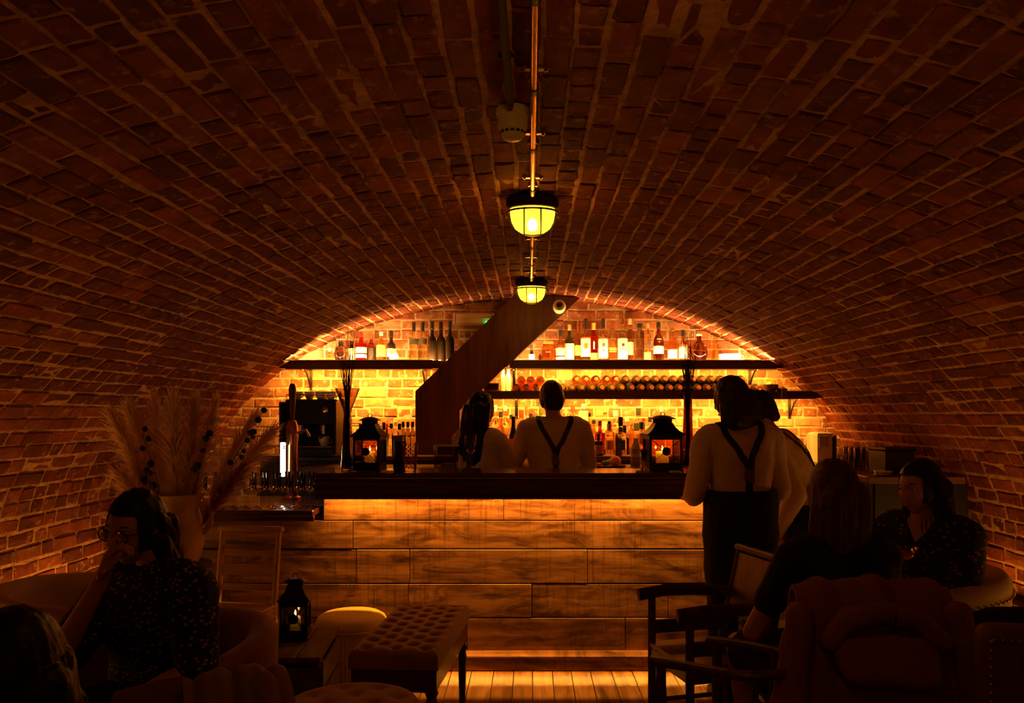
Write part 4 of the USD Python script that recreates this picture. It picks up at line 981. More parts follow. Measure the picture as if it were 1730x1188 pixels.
part('cup_rail', cat(tube(np.array([(-.19, -.06, .475), (.19, -.06, .475), (.19, .17, .475), (-.19, .17, .475)]), .004, 6, closed=True), *[tube([(x, y, .44), (x, y, .475)], .003, 6) for x in (-.19, .19) for y in (-.06, .17)]), 'steel', cf)
def coffee_cup(t, r=.042, h=.062, m='white_ceramic'):
    part('bowl', lathe([(0, .003), (r * .55, 0), (r * .62, .004), (r * .9, h * .5), (r, h), (r - .004, h), (r * .8, h * .5), (r * .5, .009), (0, .009)], 20), m, t)
    part('handle', tube(arc((r * .92, 0, h * .55), h * .28, -100, 100, 12, 'xz'), .0042, 6), m, t)
for i, (dx, dy, r, lb) in enumerate(((-.14, .05, .044, 'white coffee cup on the coffee machine nearest the beer tap'), (-.045, .06, .040, 'white coffee cup second from the beer tap on the coffee machine'), (.055, .01, .044, 'wide white coffee cup on the middle of the coffee machine'), (.14, .0, .040, 'white coffee cup with handle out at the vase end of the coffee machine'), (.06, .12, .042, 'white coffee cup in the rear row on the coffee machine'))):
    t = thing('coffee_cup', lb, 'cup', (CX + dx, CY + dy, CZ + .4405), 20 * i - 20, group='white cups on the coffee machine'); coffee_cup(t, r)
t = thing('coffee_cup', 'beige patterned cup standing on the drip tray of the coffee machine', 'cup', (CX + .105, CY - .085, CZ + .0812), 30); coffee_cup(t, .042, .078, 'ceramic')
wj = thing('water_jug', 'tall glass jug of water beside the coffee machine', 'jug', (wx(600, 6.50), 6.50, 1.1545))
part('body', lathe([(0, 0), (.05, 0), (.054, .01), (.052, .20), (.046, .235), (.048, .25)], 24), 'thin_glass', wj); part('handle', tube(arc((.052, 0, .13), .05, -80, 80, 14, 'xz'), .006, 6), 'thin_glass', wj); part('lid', lathe([(0, .2515), (.047, .2515), (.048, .256), (.01, .262), (0, .262)], 20), 'steel', wj)
cc = thing('card_reader', 'small black card reader with a green light behind the bar vase', 'card reader', (wx(598, 5.3), 5.16, 1.085))
part('body', box(.07, .05, .15, 0, 0, .075, ch=.008), 'black_cap', cc); part('screen', box(.05, .002, .035, 0, -.026, .115), 'opaque_dark_glass', cc); part('indicator', ball(.0025, 0, -.027, .142, 1), 'green_led', cc)
# beer tap with glowing badge
bt = thing('beer_tap', 'brown beer tap column with a glowing white vertical badge', 'beer tap', (wx(494, 5.25), 5.25, .938))
part('column', lathe([(0, 0), (.055, 0), (.055, .012), (.036, .022), (.033, .36), (.038, .38), (.038, .46), (.024, .50), (0, .505)], 22), 'copper', bt)
part('spout', tube([(0, -.03, .42), (0, -.08, .43), (0, -.10, .40), (0, -.10, .35)], .010, 10), 'steel', bt)
part('handle', lathe([(.010, .50), (.012, .53), (.020, .62), (.024, .70), (.016, .735), (0, .74)], 16), 'chair_wood', bt)
part('side_spout', tube([(.03, 0, .42), (.09, -.01, .44), (.115, -.02, .40)], .009, 8), 'steel', bt)
bd_ = part('badge', box(.034, .018, .215, -.046, -.048, .255, ch=.006), 'neon_white', bt, label='glowing white badge')
for z in (.338, .326, .310): part('badge_letter', box(.012, .002, .005, -.036, -.0577, z, ch=.0005), 'ink', bt)
for z in (.28, .24, .20): part('badge_letter', box(.010, .002, .002, -.044, -.0577, z, ch=.0005), 'ink', bt)
bc2 = thing('tap_counter', 'dark counter section under the beer tap', 'counter')
part('board', box(.80, .34, .036, -1.62, 5.255, .920, ch=.004), 'bar_wood', bc2); part('front', box(.80, .02, .90, -1.62, 5.40, .452, ch=.002), 'black', bc2)
strip_light((wx(494, 5.25) - .046, 5.189, .938 + .15), (wx(494, 5.25) - .046, 5.189, .938 + .36), (0, -1, 0), .03, 5., (1, .80, .5))
# cooler, glasses and boxes on the side counter
ac = thing('air_cooler', 'white portable fan heater with a slatted grille on the side counter', 'heater', (wx(1386, 6.55), 6.55, 1.1015), 14)
hull_ = [(-.075, -.075), (.05, -.075), (.075, -.05), (.075, .05), (.05, .075), (-.075, .075)]
part('casing', prism(hull_, .215), 'white_plastic', ac, smooth=30)
part('top_cover', lathe([(0, .2155), (.10, .2155), (.098, .226), (.07, .236), (0, .238)], 4, a0=PI / 4), 'white_plastic', ac, smooth=10)
part('grille_frame', cat(box(.088, .006, .006, -.02, -.079, .205), box(.088, .006, .006, -.02, -.079, .120), box(.006, .006, .09, -.062, -.079, .1625), box(.006, .006, .09, .022, -.079, .1625)), 'white_plastic', ac)
for z in np.arange(.129, .202, .0105): part('grille_slat', box(.080, .006, .004, -.02, -.079, z, ch=.001), 'white_plastic', ac)
part('side_fin', box(.03, .12, .21, .105, .01, .106, ch=.012), 'black_cap', ac)
for i in range(8):
    a, b = i % 4, i // 4
    x, y = 2.23 + b * .085, 5.55 + a * .095
    lab = f'tall glass on the side counter, {("front", "back")[b]} row, {ORD[3 - a]} from the heater'
    if i == 0:
        hg = thing('highball_glass', lab, 'glass', (x, y, 1.1005), group='tall glasses on the side counter')
        part('body', lathe([(0, 0), (.030, 0), (.033, .004), (.038, .15)], 20), 'dusty_glass', hg); part('rim', lathe([(.0366, .1502), (.0382, .1502), (.0382, .1525), (.0366, .1525), (.0366, .1502)], 20), 'thin_glass', hg)
    else: dup(hg, (x, y, 1.1005), 0, lab)
bx_ = thing('storage_box', 'black storage box behind the head of the woman in the dotted dress', 'box', (2.33, 5.28, 1.1005), 8)
part('body', box(.20, .20, .15, 0, 0, .075, ch=.006), 'black_cap', bx_); part('lid', box(.21, .21, .02, 0, 0, .1605, ch=.005), 'black_cap', bx_)
pl_ = thing('plate_stack', 'short stack of pale plates at the end of the side counter', 'plate', (2.20, 5.10, 1.1005))
for k in range(3): part('plate', lathe([(0, .002 + k * .009), (.03, k * .009), (.055, .006 + k * .009), (.054, .009 + k * .009), (.03, .005 + k * .009), (0, .005 + k * .009)], 20), 'ceramic', pl_)
# utensil caddy by the waitress
cd_ = thing('garnish_caddy', 'steel garnish caddy with green stalks beside the waitress', 'caddy', (wx(1200, 6.02), 6.02, 1.0905))
part('tray', cat(box(.20, .12, .012, 0, 0, .008), *[box(.20, .004, .06, 0, s * .06, .04, ch=.001) for s in (-1, 1)], *[box(.004, .12, .06, s * .10, 0, .04, ch=.001) for s in (-1, 1)]), 'steel', cd_)
part('cup', lathe([(0, .016), (.026, .016), (.032, .13), (.030, .13), (.024, .02), (0, .02)], 18, -.05), 'copper', cd_)
for k in range(7): part('celery_stalk', tube([(-.04 + k * .012, 0, .02), (-.07 + k * .022, .01 * (k % 3), .20 + .01 * (k % 4))], np.array([.006, .004]), 6), 'leaf_green', cd_)
pp_ = thing('pepper_mill', 'slim black pepper mill beside the tall twig vase', 'pepper mill', (wx(1177, 4.86), 4.86, ZBAR))
part('body', lathe([(0, 0), (.017, 0), (.018, .01), (.012, .06), (.014, .13), (.016, .15), (0, .15)], 16), 'black_cap', pp_); part('head', lathe([(0, .151), (.015, .151), (.017, .17), (.015, .20), (.008, .216), (0, .218)], 16), 'black_cap', pp_)
# ------------------------------------------------------------------ furniture on the floor
# jug of pampas grass on a small side table
JX, JY, JZ = wx(303, 4.20), 4.20, .72
st = thing('side_table', 'small dark side table under the jug of pampas grass', 'table', (JX, JY, 0))
part('table_top', cyl(.158, .03, z=.69, n=28), 'chair_wood_x', st)
part('pedestal', lathe([(0, .03), (.09, .03), (.05, .06), (.028, .12), (.026, .56), (.045, .64), (.10, .689), (0, .689)], 20), 'chair_wood', st)
for k in range(3): part('foot', rot(cat(tube([(.03, 0, .09), (.10, 0, .05), (.15, 0, .016)], np.array([.018, .016, .012]), 8)), 'z', 30 + 120 * k), 'chair_wood', st)
jg_ = thing('jug', 'large stoneware jug with an ear handle holding pampas grass', 'jug', (JX, JY, JZ))
part('body', lathe([(0, .003), (.085, 0), (.095, .01), (.120, .09), (.122, .16), (.105, .235), (.095, .28), (.108, .325), (.122, .350), (.116, .352), (.100, .325), (.087, .28), (.095, .235), (.112, .16), (0, .02)], 36), 'stoneware', jg_, smooth=60)
part('handle', tube([(.098, 0, .300), (.140, 0, .295), (.158, 0, .26), (.160, 0, .215), (.148, 0, .18), (.122, 0, .150)], np.array([.012, .011, .010, .010, .011, .013]), 10, flat=1.5), 'stoneware', jg_, smooth=60)
part('spout', lathe([(.02, .0), (.045, .05), (.040, .052), (.012, .005), (.02, 0)], 16, -.105, 0, .300), 'stoneware', jg_, smooth=60)
rg_ = random.Random(21)
def frame(d):
    d = np.array(d, float) / np.linalg.norm(d); a = np.cross(d, [0, 1, .2]); a /= np.linalg.norm(a); return d, a, np.cross(d, a)
def pampas(px, py, D, width, label, m='pampas', n=760, frac=.70):
    """Stem from the jug's mouth to the tip, plume of fine drooping strands."""
    tip = np.array([wx(px, D), D, wz(py, D)]) - np.array([JX, JY, JZ])
    b = np.array([tip[0] * .12, (D - JY) * .1, .04]); L = np.linalg.norm(tip - b)
    out = np.array([np.sign(tip[0]) * .0, 0, .10 * L])
    P = lambda s: b * (1 - s) ** 2 + 2 * s * (1 - s) * ((b + tip) / 2 + out * (.9 if abs(tip[0]) > .1 else 0)) + tip * s ** 2
    t = thing('pampas_stem', label, 'pampas grass', (JX, JY, JZ), group='pampas grass stems in the stoneware jug')
    part('stem', tube([P(s) for s in np.linspace(0, .96, 12)], np.linspace(.0035, .0015, 12), 6), m, t)
    vs, fs = [], []
    for k in range(n):
        s = 1 - frac + frac * rg_.random() ** .9
        p = P(s); d, a, c = frame(P(min(1, s + .02)) - P(s - .02))
        ph = rg_.uniform(0, 2 * PI); r = a * math.cos(ph) + c * math.sin(ph)
        q = (s - (1 - frac)) / frac
        prof = (math.sin(PI * min(1, q * .85 + .12)) ** .6) * width
        ln = (.075 + width) * rg_.uniform(.7, 1.25)
        dirn = d * .86 + r * (.40 + .5 * rg_.random()) * prof / .05
        p1 = p + dirn * ln * .5; p2 = p + dirn * ln + np.array([0, 0, -.012]) + r * prof * .15
        w = np.cross(dirn, r + d * .1); w /= np.linalg.norm(w) + 1e-9; w *= .0019 * rg_.uniform(.8, 1.8)
        i = len(vs); vs += [p - w, p + w, p1 - w, p1 + w, p2]
        fs += [(i, i + 1, i + 3), (i, i + 3, i + 2), (i + 2, i + 3, i + 4)]
    part('plume', trimesh.Trimesh(np.array(vs), np.array(fs), process=False), m, t, kind='stuff', smooth=False)
for a in ((196, 712, 4.10, .050, 'pampas plume drooping farthest towards the brick side wall'),
          (222, 698, 4.25, .055, 'second pampas plume from the side wall, leaning outwards'),
          (262, 690, 4.30, .050, 'pampas plume leaning slightly to the side wall above the seated woman'),
          (292, 686, 4.15, .060, 'tallest upright pampas plume over the middle of the jug'),
          (330, 690, 4.22, .050, 'upright pampas plume just past the middle of the jug'),
          (362, 692, 4.28, .045, 'pampas plume leaning gently towards the bar'),
          (455, 735, 4.35, .055, 'wide pampas plume reaching towards the beer tap'),
          (425, 712, 4.42, .045, 'pampas plume behind the one reaching for the beer tap'),
          (210, 812, 4.05, .045, 'low pampas plume sagging over the hair of the seated woman'),
          (232, 780, 4.12, .035, 'short pampas plume pointing to the side wall')):
    pampas(*a)
pampas(198, 795, 4.18, .030, 'reddish dried plume low on the side of the brick wall', 'pampas_red', 260)
pampas(400, 800, 4.22, .040, 'reddish dried plume low on the side of the bar', 'pampas_red', 260)
for i, (px, py, D, lb) in enumerate(((241, 735, 4.12, 'dark seed heads beside the outermost pampas plume'), (440, 715, 4.3, 'dark seed heads on a stem leaning to the beer tap'), (352, 735, 4.15, 'dark seed heads between the upright plumes'), (245, 800, 4.08, 'dark seed heads low over the woman with glasses'), (447, 690, 4.38, 'highest dark seed heads before the back wall'))):
    tip = np.array([wx(px, D), D, wz(py, D)]) - np.array([JX, JY, JZ]); b = np.array([tip[0] * .1, 0, .05])
    t = thing('seedhead_stem', lb, 'dried flower', (JX, JY, JZ), group='dark dried seed heads in the jug')
    P = lambda s: b * (1 - s) ** 2 + 2 * s * (1 - s) * ((b + tip) / 2 + np.array([0, 0, .06])) + tip * s ** 2
    part('stem', tube([P(s) for s in np.linspace(0, 1, 12)], .0016, 5), 'twig', t)
    for k in range(5):
        o = np.array([rg_.uniform(-.03, .03), rg_.uniform(-.03, .03), rg_.uniform(-.02, .03)]); p = P(1 - .09 * k)
        part('stalk', tube([p, p + o], .0012, 4), 'twig', t)
        part('seedhead', mv(wobble(ball(rg_.uniform(.012, .018), sub=3), .002, 160), *(p + o)), 'seedhead', t)

# ladder back chair against the bar
def chapel_chair(label, loc, rz, w=.40, d=.38, arms=False, h=.90, slats=2, frame='pale_wood', fx='pale_wood_x', rake=.06, panel=False):
    t = thing('wooden_armchair' if arms else 'wooden_chair', label, 'chair', loc, rz)
    hw, hd = w / 2, d / 2
    yb = lambda z: -hd - max(0, z - .44) / (h - .44) * rake
    for s in (-1, 1):
        part('rear_post', tube([(s * hw, yb(z), z) for z in (0, .2, .44, .6, .75, h)], np.array([.017, .018, .019, .018, .017, .016]), 8), frame, t)
        part('front_leg', tube([(s * hw, hd, z) for z in (0, .2, .44 if not arms else .655)], np.array([.016, .019, .018]), 8), frame, t)
        part('side_rail', box(.022, d, .05, s * hw, 0, .415), fx, t); part('stretcher', tube([(s * hw, -hd, .20), (s * hw, hd, .20)], .011, 8), frame, t)
        if arms:
            q = [(s * hw, yb(.67), .668), (s * (hw + .012), -hd * .2, .682), (s * (hw + .02), hd * .6, .684), (s * (hw + .01), hd + .06, .672)]
            part('armrest', tube(np.array(q), np.array([.013, .014, .015, .015]), 10, flat=2.2 if False else 1.9), frame, t)
            part('arm_rail', box(.020, d, .06, s * hw, 0, .53), fx, t)
            part('peg', cyl(.006, .006, s * (hw + .018), hd * .85, .690, 8), 'black', t)
    part('seat', box(w + .03, d + .03, .022, 0, 0, .451, ch=.006), fx, t)
    part('front_rail', box(w, .022, .05, 0, hd, .415), fx, t); part('rear_rail', box(w, .022, .05, 0, -hd, .415), fx, t)
    part('stretcher', tube([(-hw, 0, .20), (hw, 0, .20)], .011, 8), frame, t)
    part('top_rail', box(w + .05, .040, .030, 0, yb(h), h + .008, ch=.008), fx, t)
    if panel:
        part('back_panel', rot(box(w - .01, .016, h - .58, 0, 0, 0), 'x', math.degrees(math.atan2(rake, h - .44))).apply_translation((0, yb((h + .56) / 2), (h + .56) / 2)), frame, t)
    else:
        for k in range(slats):
            z = .58 + (h - .64) * (k + .15) / slats + .04
            part('slat', rot(box(w - .02, .014, .062, 0, 0, 0, ch=.004), 'x', 8).apply_translation((0, yb(z), z)), fx, t)
        part('lower_slat', box(w - .02, .018, .035, 0, yb(.545), .545), fx, t)
    return t
chapel_chair('pale ladder back wooden chair standing before the bar planks', (-1.555, 4.27, 0), 172, w=.325, d=.31, h=.845)
chapel_chair('dark wooden chapel armchair facing the open floor before the waitress', (.76, 3.53, 0), 105, w=.38, d=.34, arms=True, h=.86, frame='chair_wood', fx='chair_wood_x', rake=.10, panel=True)
# low captain's chair close to the viewer
cc_ = thing('wooden_armchair', 'dark low backed wooden armchair nearest to the viewer, its arm end towards the bench', 'chair', (.656, 2.664, 0), 45)
UsdGeom.Xformable(cc_).AddScaleOp().Set(Gf.Vec3f(.84, .84, 1))
arm = [(.88 * a_, b_, c_) for a_, b_, c_ in [(-.225, .235, .672), (-.235, .10, .684), (-.225, -.05, .690), (-.20, -.16, .694), (-.13, -.235, .698), (0, -.262, .700), (.13, -.235, .698), (.20, -.16, .694), (.225, -.05, .690), (.235, .10, .684), (.225, .235, .672)]]
from scipy.interpolate import make_interp_spline
def smoothpath(p, n=40):
    p = np.array(p, float); u = np.concatenate([[0], np.cumsum(np.linalg.norm(np.diff(p, axis=0), axis=1))])
    return make_interp_spline(u, p, min(3, len(p) - 1))(np.linspace(0, u[-1], n))
part('arm_bow', tube(smoothpath(arm), .0225, 12, flat=.72), 'chair_wood_x', cc_)
part('seat', pad(.40, .44, .036, .015).translate([0, 0, .418]), 'chair_wood_x', cc_)
for x_, y_ in ((-.17, .18), (.17, .18), (-.15, -.17), (.15, -.17)): part('leg', tube([(x_ * 1.12, y_ * 1.12, 0), (x_ * 1.04, y_ * 1.04, .22), (x_, y_, .43)], np.array([.014, .021, .019]), 10), 'chair_wood', cc_)
for q in ((-.196, .19), (.196, .19)): part('arm_post', tube([(q[0], q[1], .44), (q[0] * 1.02, q[1], .56), (q[0], q[1], .672)], np.array([.020, .024, .018]), 10), 'chair_wood', cc_)
for a in np.linspace(200, 340, 6): part('spindle', tube([((.17) * math.cos(math.radians(a)), .20 * math.sin(math.radians(a)), .44), ((.19) * math.cos(math.radians(a)), .245 * math.sin(math.radians(a)), .69)], .010, 8), 'chair_wood', cc_)

# tufted bench
def tufted(w, d, th, nx, ny, z, r=.05, dep=.022):
    n = 74; xs = np.linspace(-w / 2, w / 2, n); ys = np.linspace(-d / 2, d / 2, int(n * d / w) if d < 2.4 * w else 160)
    Xg, Yg = np.meshgrid(xs, ys, indexing='ij')
    e = np.minimum(np.minimum(Xg + w / 2, w / 2 - Xg), np.minimum(Yg + d / 2, d / 2 - Yg))
    H = th - np.where(e < r, r - np.sqrt(np.maximum(0, r * r - (r - e) ** 2)), 0) * .8
    px_, py_ = w / nx, d / ny
    for i in range(nx * 2 + 1):
        for j in range(ny * 2 + 1):
            if (i + j) % 2: continue
            cx, cy = -w / 2 + i * px_ / 2, -d / 2 + j * py_ / 2
            if abs(cx) > w / 2 - .03 or abs(cy) > d / 2 - .03: continue
            q = np.hypot((Xg - cx) / px_, (Yg - cy) / py_)
            H -= dep * np.exp(-(q / .16) ** 2) + dep * .45 * np.exp(-(q / .34) ** 2)
    nxn, nyn = Xg.shape
    v = np.vstack([np.stack([Xg.ravel(), Yg.ravel(), (z + H).ravel()], 1), np.stack([Xg.ravel(), Yg.ravel(), np.full(Xg.size, z)], 1)])
    f = []; N = nxn * nyn; I = lambda i, j: i * nyn + j
    for i in range(nxn - 1):
        for j in range(nyn - 1):
            a, b, c, d_ = I(i, j), I(i + 1, j), I(i + 1, j + 1), I(i, j + 1)
            f += [(a, b, c), (a, c, d_), (N + a, N + c, N + b), (N + a, N + d_, N + c)]
    bd = [I(i, 0) for i in range(nxn)] + [I(nxn - 1, j) for j in range(1, nyn)] + [I(i, nyn - 1) for i in range(nxn - 2, -1, -1)] + [I(0, j) for j in range(nyn - 2, 0, -1)]
    for a, b in zip(bd, bd[1:] + bd[:1]): f += [(a, N + a, N + b), (a, N + b, b)]
    t = trimesh.Trimesh(v, np.array(f), process=False); trimesh.repair.fix_normals(t); return t
bn = thing('upholstered_bench', 'button tufted brown velvet bench on turned dark legs before the bar', 'bench', (-.53, 3.80, 0), -4.5)
part('cushion', tufted(.375, .86, .085, 3, 8, .428), 'velvet_brown', bn, smooth=60)
part('apron', box(.36, .84, .095, 0, 0, .379, ch=.006), 'chair_wood_x', bn)
for sx in (-1, 1):
    for sy in (-1, 1):
        part('leg', lathe([(0, 0), (.013, 0), (.016, .02), (.018, .10), (.024, .24), (.019, .27), (.026, .285), (.020, .305), (.028, .325), (.028, .332), (0, .332)], 16, sx * .155, sy * .395), 'chair_wood', bn)
for i in range(7):
    for j in range(17):
        if (i + j) % 2: continue
        cx, cy = -.1875 + i * .0625, -.43 + j * .05375
        if abs(cx) < .15 and abs(cy) < .395: part('button', ball(.007, cx, cy, .483, 1, (1, 1, .5)), 'velvet_brown', bn)
# ribbed pouf lit from the bar
pf = thing('velvet_pouf', 'round ribbed velvet pouf with a cushioned top against the bar', 'pouf', (wx(594, 4.40), 4.40, 0))
n_ = 160; th_ = np.arange(n_) * 2 * PI / n_
def ribbed(r, z0, z1, amp):
    vs = []; rr = r + amp * np.abs(np.sin(th_ * 28)); zz = np.linspace(z0, z1, 8)
    for z in zz:
        k = 1 - .02 * ((z - z0) / (z1 - z0) - .5) ** 2 * 4
        vs += list(zip(rr * k * np.cos(th_), rr * k * np.sin(th_), [z] * n_))
    f = []
    for i in range(7):
        for k in range(n_):
            j = (k + 1) % n_; f += [(i * n_ + k, i * n_ + j, (i + 1) * n_ + j), (i * n_ + k, (i + 1) * n_ + j, (i + 1) * n_ + k)]
    vs += [(0, 0, z0), (0, 0, z1)]
    for k in range(n_):
        j = (k + 1) % n_; f += [(8 * n_, j, k), (8 * n_ + 1, 7 * n_ + k, 7 * n_ + j)]
    return trimesh.Trimesh(np.array(vs), np.array(f), process=False)
part('ribbed_side', ribbed(.174, .02, .345, .007), 'velvet_gold', pf, smooth=60)
part('top_cushion', lathe([(0, .345), (.178, .345), (.188, .356), (.189, .372), (.178, .395), (.150, .412), (.09, .422), (0, .425)], 48), 'velvet_gold', pf, smooth=60)
part('piping', tube(arc((0, 0, .347), .186, 0, 360, 48)[:-1], .005, 8, closed=True), 'velvet_gold', pf)
part('base_ring', cyl(.176, .02, n=40), 'brass', pf)
# round tufted stool at the lower edge
rs = thing('round_stool', 'round dimpled velvet stool top close to the viewer beside the bench', 'stool', (-.64, 2.93, 0))
m_ = lathe([(0, .375), (.235, .375), (.25, .385), (.252, .42), (.235, .445)] + [(r, .452 - .0 * r) for r in np.linspace(.215, .012, 16)] + [(0, .452)], 64)
v_ = m_.vertices.copy()
for k in range(12):
    rr, a = ((.085, k * 90) if k < 4 else (.17, k * 45 + 20)); c_ = np.array([rr * math.cos(math.radians(a)), rr * math.sin(math.radians(a))])
    q = np.linalg.norm(v_[:, :2] - c_, axis=1); v_[:, 2] -= np.where(v_[:, 2] > .43, .014 * np.exp(-(q / .025) ** 2), 0)
m_.vertices = v_
part('cushion', m_, 'velvet_brown', rs, smooth=60)
part('apron', cyl(.235, .05, z=.324, n=40), 'chair_wood_x', rs)
for k in range(4): part('leg', rot(tube([(.20, 0, 0), (.185, 0, .17), (.18, 0, .33)], np.array([.014, .020, .022]), 10), 'z', 45 + 90 * k), 'chair_wood', rs)
# crate table and its lantern
ct = thing('crate_table', 'low wooden crate used as a table beside the velvet pouf', 'table', (-1.155, 3.84, 0), 4)
for z in (.07, .19, .31):
    for s in (-1, 1):
        part('side_board', box(.018, .50, .105, s * .215, 0, z), 'crate_wood', ct); part('end_board', box(.43, .018, .105, 0, s * .245, z), 'crate_wood', ct)
for sx in (-1, 1):
    for sy in (-1, 1): part('corner_post', box(.035, .035, .39, sx * .19, sy * .22, .195), 'crate_wood', ct)
for k in range(4): part('top_board', box(.105, .52, .022, -.165 + k * .11, 0, .402), 'crate_wood', ct)
for sx in (-1, 1): part('iron_corner', box(.004, .05, .12, sx * .2265, -.225, .33), 'dark_iron', ct)
cand_lantern('weathered candle lantern standing on the crate table', (-1.115, 3.90, .414), .125, .300, 8, True, 'small candle in the lantern on the crate table', 4.)

# tub chairs
def tub_chair(name, label, loc, rz, m, r=.40, top=.78, studs=True, arm=.66):
    """Curved back open towards +y."""
    t = thing(name, label, 'armchair', loc, rz)
    n = 44; an = np.radians(np.linspace(148, 392, n)); prof = []
    vs = []; K = 12
    for a in an:
        w = (abs(math.degrees(a) - 270) / 122) ** 1.6; zt = top - (top - arm) * w
        ring = []
        for s in range(K):
            u = s / K * 2 * PI
            th = .052 + .004
            rr = r + th * math.cos(u) * (1.0 if math.sin(u) > 0 else .85); 
            zz = (zt - .055) + .055 * math.sin(u) if math.sin(u) >= 0 else (.16 + (zt - .055 - .16) * (1 + math.sin(u)))
            ring.append((rr * math.cos(a), rr * math.sin(a), zz))
        vs += ring
    f = []
    for i in range(n - 1):
        for k in range(K):
            j = (k + 1) % K; f += [(i * K + k, (i + 1) * K + k, (i + 1) * K + j), (i * K + k, (i + 1) * K + j, i * K + j)]
    vs += [tuple(np.mean(vs[:K], axis=0)), tuple(np.mean(vs[(n - 1) * K:n * K], axis=0))]
    for k in range(K):
        j = (k + 1) % K; f += [(n * K, k, j), (n * K + 1, (n - 1) * K + j, (n - 1) * K + k)]
    sh = trimesh.Trimesh(np.array(vs), np.array(f), process=False); trimesh.repair.fix_normals(sh)
    part('curved_back', sh, m, t, smooth=60)
    part('seat_cushion', lathe([(0, .30), (r - .07, .30), (r - .05, .32), (r - .05, .43), (r - .08, .455), (0, .465)], 36), m, t, smooth=50)
    part('seat_base', cyl(r - .06, .14, z=.16, n=36), m, t)
    for k in range(4): part('leg', tube([(.24 * math.cos(PI / 4 + k * PI / 2), .24 * math.sin(PI / 4 + k * PI / 2), z) for z in (0, .165)], np.array([.013, .020]), 10), 'chair_wood', t)
    if studs:
        for a in np.linspace(152, 388, 54):
            w = (abs(a - 270) / 122) ** 1.6; zt = top - (top - arm) * w - .078
            part('nailhead', ball(.0062, (r + .0535) * math.cos(math.radians(a)), (r + .0535) * math.sin(math.radians(a)), zt, 1), 'brass', t)
    return t
tub_chair('tub_armchair', 'cream tub armchair with nailheads lit along its rim by the brick side wall', (-1.88, 3.60, 0), -72, 'velvet_cream', .385, .755, True, .69)
tub_chair('tub_armchair', 'cream nailhead tub armchair under the woman in the dotted dress', (1.63, 3.62, 0), 78, 'velvet_cream', .385, .82, True, .75)
tub_chair('tub_armchair', 'red brown velvet armchair under the woman with glasses', (-1.26, 2.72, 0), 132, 'velvet_red', .36, .77, False, .68)
# studded chair at the lower corner
sc = thing('studded_chair', 'upholstered dining chair back edged with nailheads at the lower corner', 'chair', (1.41, 2.13, 0), -8)
part('backrest', fuse(pad(.47, .075, .50, .028), .03, 3).apply_translation([0, 0, .43]), 'leather_brown', sc, smooth=60)
part('seat', pad(.47, .38, .10, .035).translate([0, .20, .39]), 'leather_brown', sc)
for x_, y_ in ((-.20, .0), (.20, 0), (-.20, .35), (.20, .35)): part('leg', tube([(x_, y_, 0), (x_, y_, .41)], np.array([.016, .022]), 8), 'chair_wood', sc)
for k in range(20):
    part('nailhead', ball(.006, -.205 + k * .41 / 19, -.0375, .895, 1), 'brass', sc); part('nailhead', ball(.006, -.212, -.0375, .47 + k * .42 / 19, 1), 'brass', sc)
# chair under the jacket
jc = thing('wooden_chair', 'dark wooden chair almost hidden under the rust coloured jacket', 'chair', (1.06, 2.86, 0), 0)
for s in (-1, 1):
    part('rear_post', tube([(s * .20, -.20, 0), (s * .20, -.20, .44), (s * .195, -.235, .90)], .017, 8), 'chair_wood', jc); part('front_leg', tube([(s * .20, .20, 0), (s * .20, .20, .43)], .017, 8), 'chair_wood', jc)
part('seat', box(.44, .42, .025, 0, 0, .445), 'chair_wood_x', jc)
for z in (.62, .74, .87): part('back_rail', box(.40, .016, .07, 0, -.203 - (z - .44) * .076, z), 'chair_wood_x', jc)
part('stretcher', box(.40, .018, .03, 0, -.2, .24), 'chair_wood_x', jc)
# cloth draped over things
def drape(label, name, catg, path, widths, mat_, th=.012, fold=.012, loc=(0, 0, 0), rz=0, seed=0, flare=1.0, group=None, extra=None):
    """Cloth hung over an edge: path (y, z) of the hang, widths across at each point."""
    p = smoothpath([(0, a, b) for a, b in path], 60)[:, 1:]; w = np.interp(np.linspace(0, 1, 60), np.linspace(0, 1, len(widths)), widths)
    nu = 56; V = []
    for i in range(60):
        y, z = p[i]; u = np.linspace(-1, 1, nu); x = u * w[i]
        hang = i / 59
        g = fold * (np.sin(u * 9 + seed + hang * 2) + .6 * np.sin(u * 17 + seed * 2 - hang * 4)) * (.25 + abs(hang - .45) * 1.5)
        t_ = p[min(59, i + 1)] - p[max(0, i - 1)]; nn = np.array([t_[1], -t_[0]]) / (np.linalg.norm(t_) + 1e-9)
        sag = .02 * (u ** 2) 
        V.append(np.stack([x, y + nn[0] * g, z + nn[1] * g - sag], 1))
    V = np.array(V).reshape(-1, 3); f = []
    for i in range(59):
        for j in range(nu - 1):
            a = i * nu + j; f += [(a, a + 1, a + nu + 1), (a, a + nu + 1, a + nu)]
    top = trimesh.Trimesh(V, np.array(f), process=False); nv = np.asarray(top.vertex_normals); N = len(V)
    f2 = [(N + c, N + b, N + a) for a, b, c in f]
    rim = [j for j in range(nu)] + [i * nu + nu - 1 for i in range(1, 60)] + [59 * nu + j for j in range(nu - 2, -1, -1)] + [i * nu for i in range(58, 0, -1)]
    for a, b in zip(rim, rim[1:] + rim[:1]): f2 += [(b, a, N + a), (b, N + a, N + b)]
    m = trimesh.Trimesh(np.vstack([V, V - nv * th]), np.array(f + f2), process=False); trimesh.repair.fix_normals(m)
    t = thing(name, label, catg, loc, rz)
    part('cloth', m, mat_, t, smooth=60)
    return t
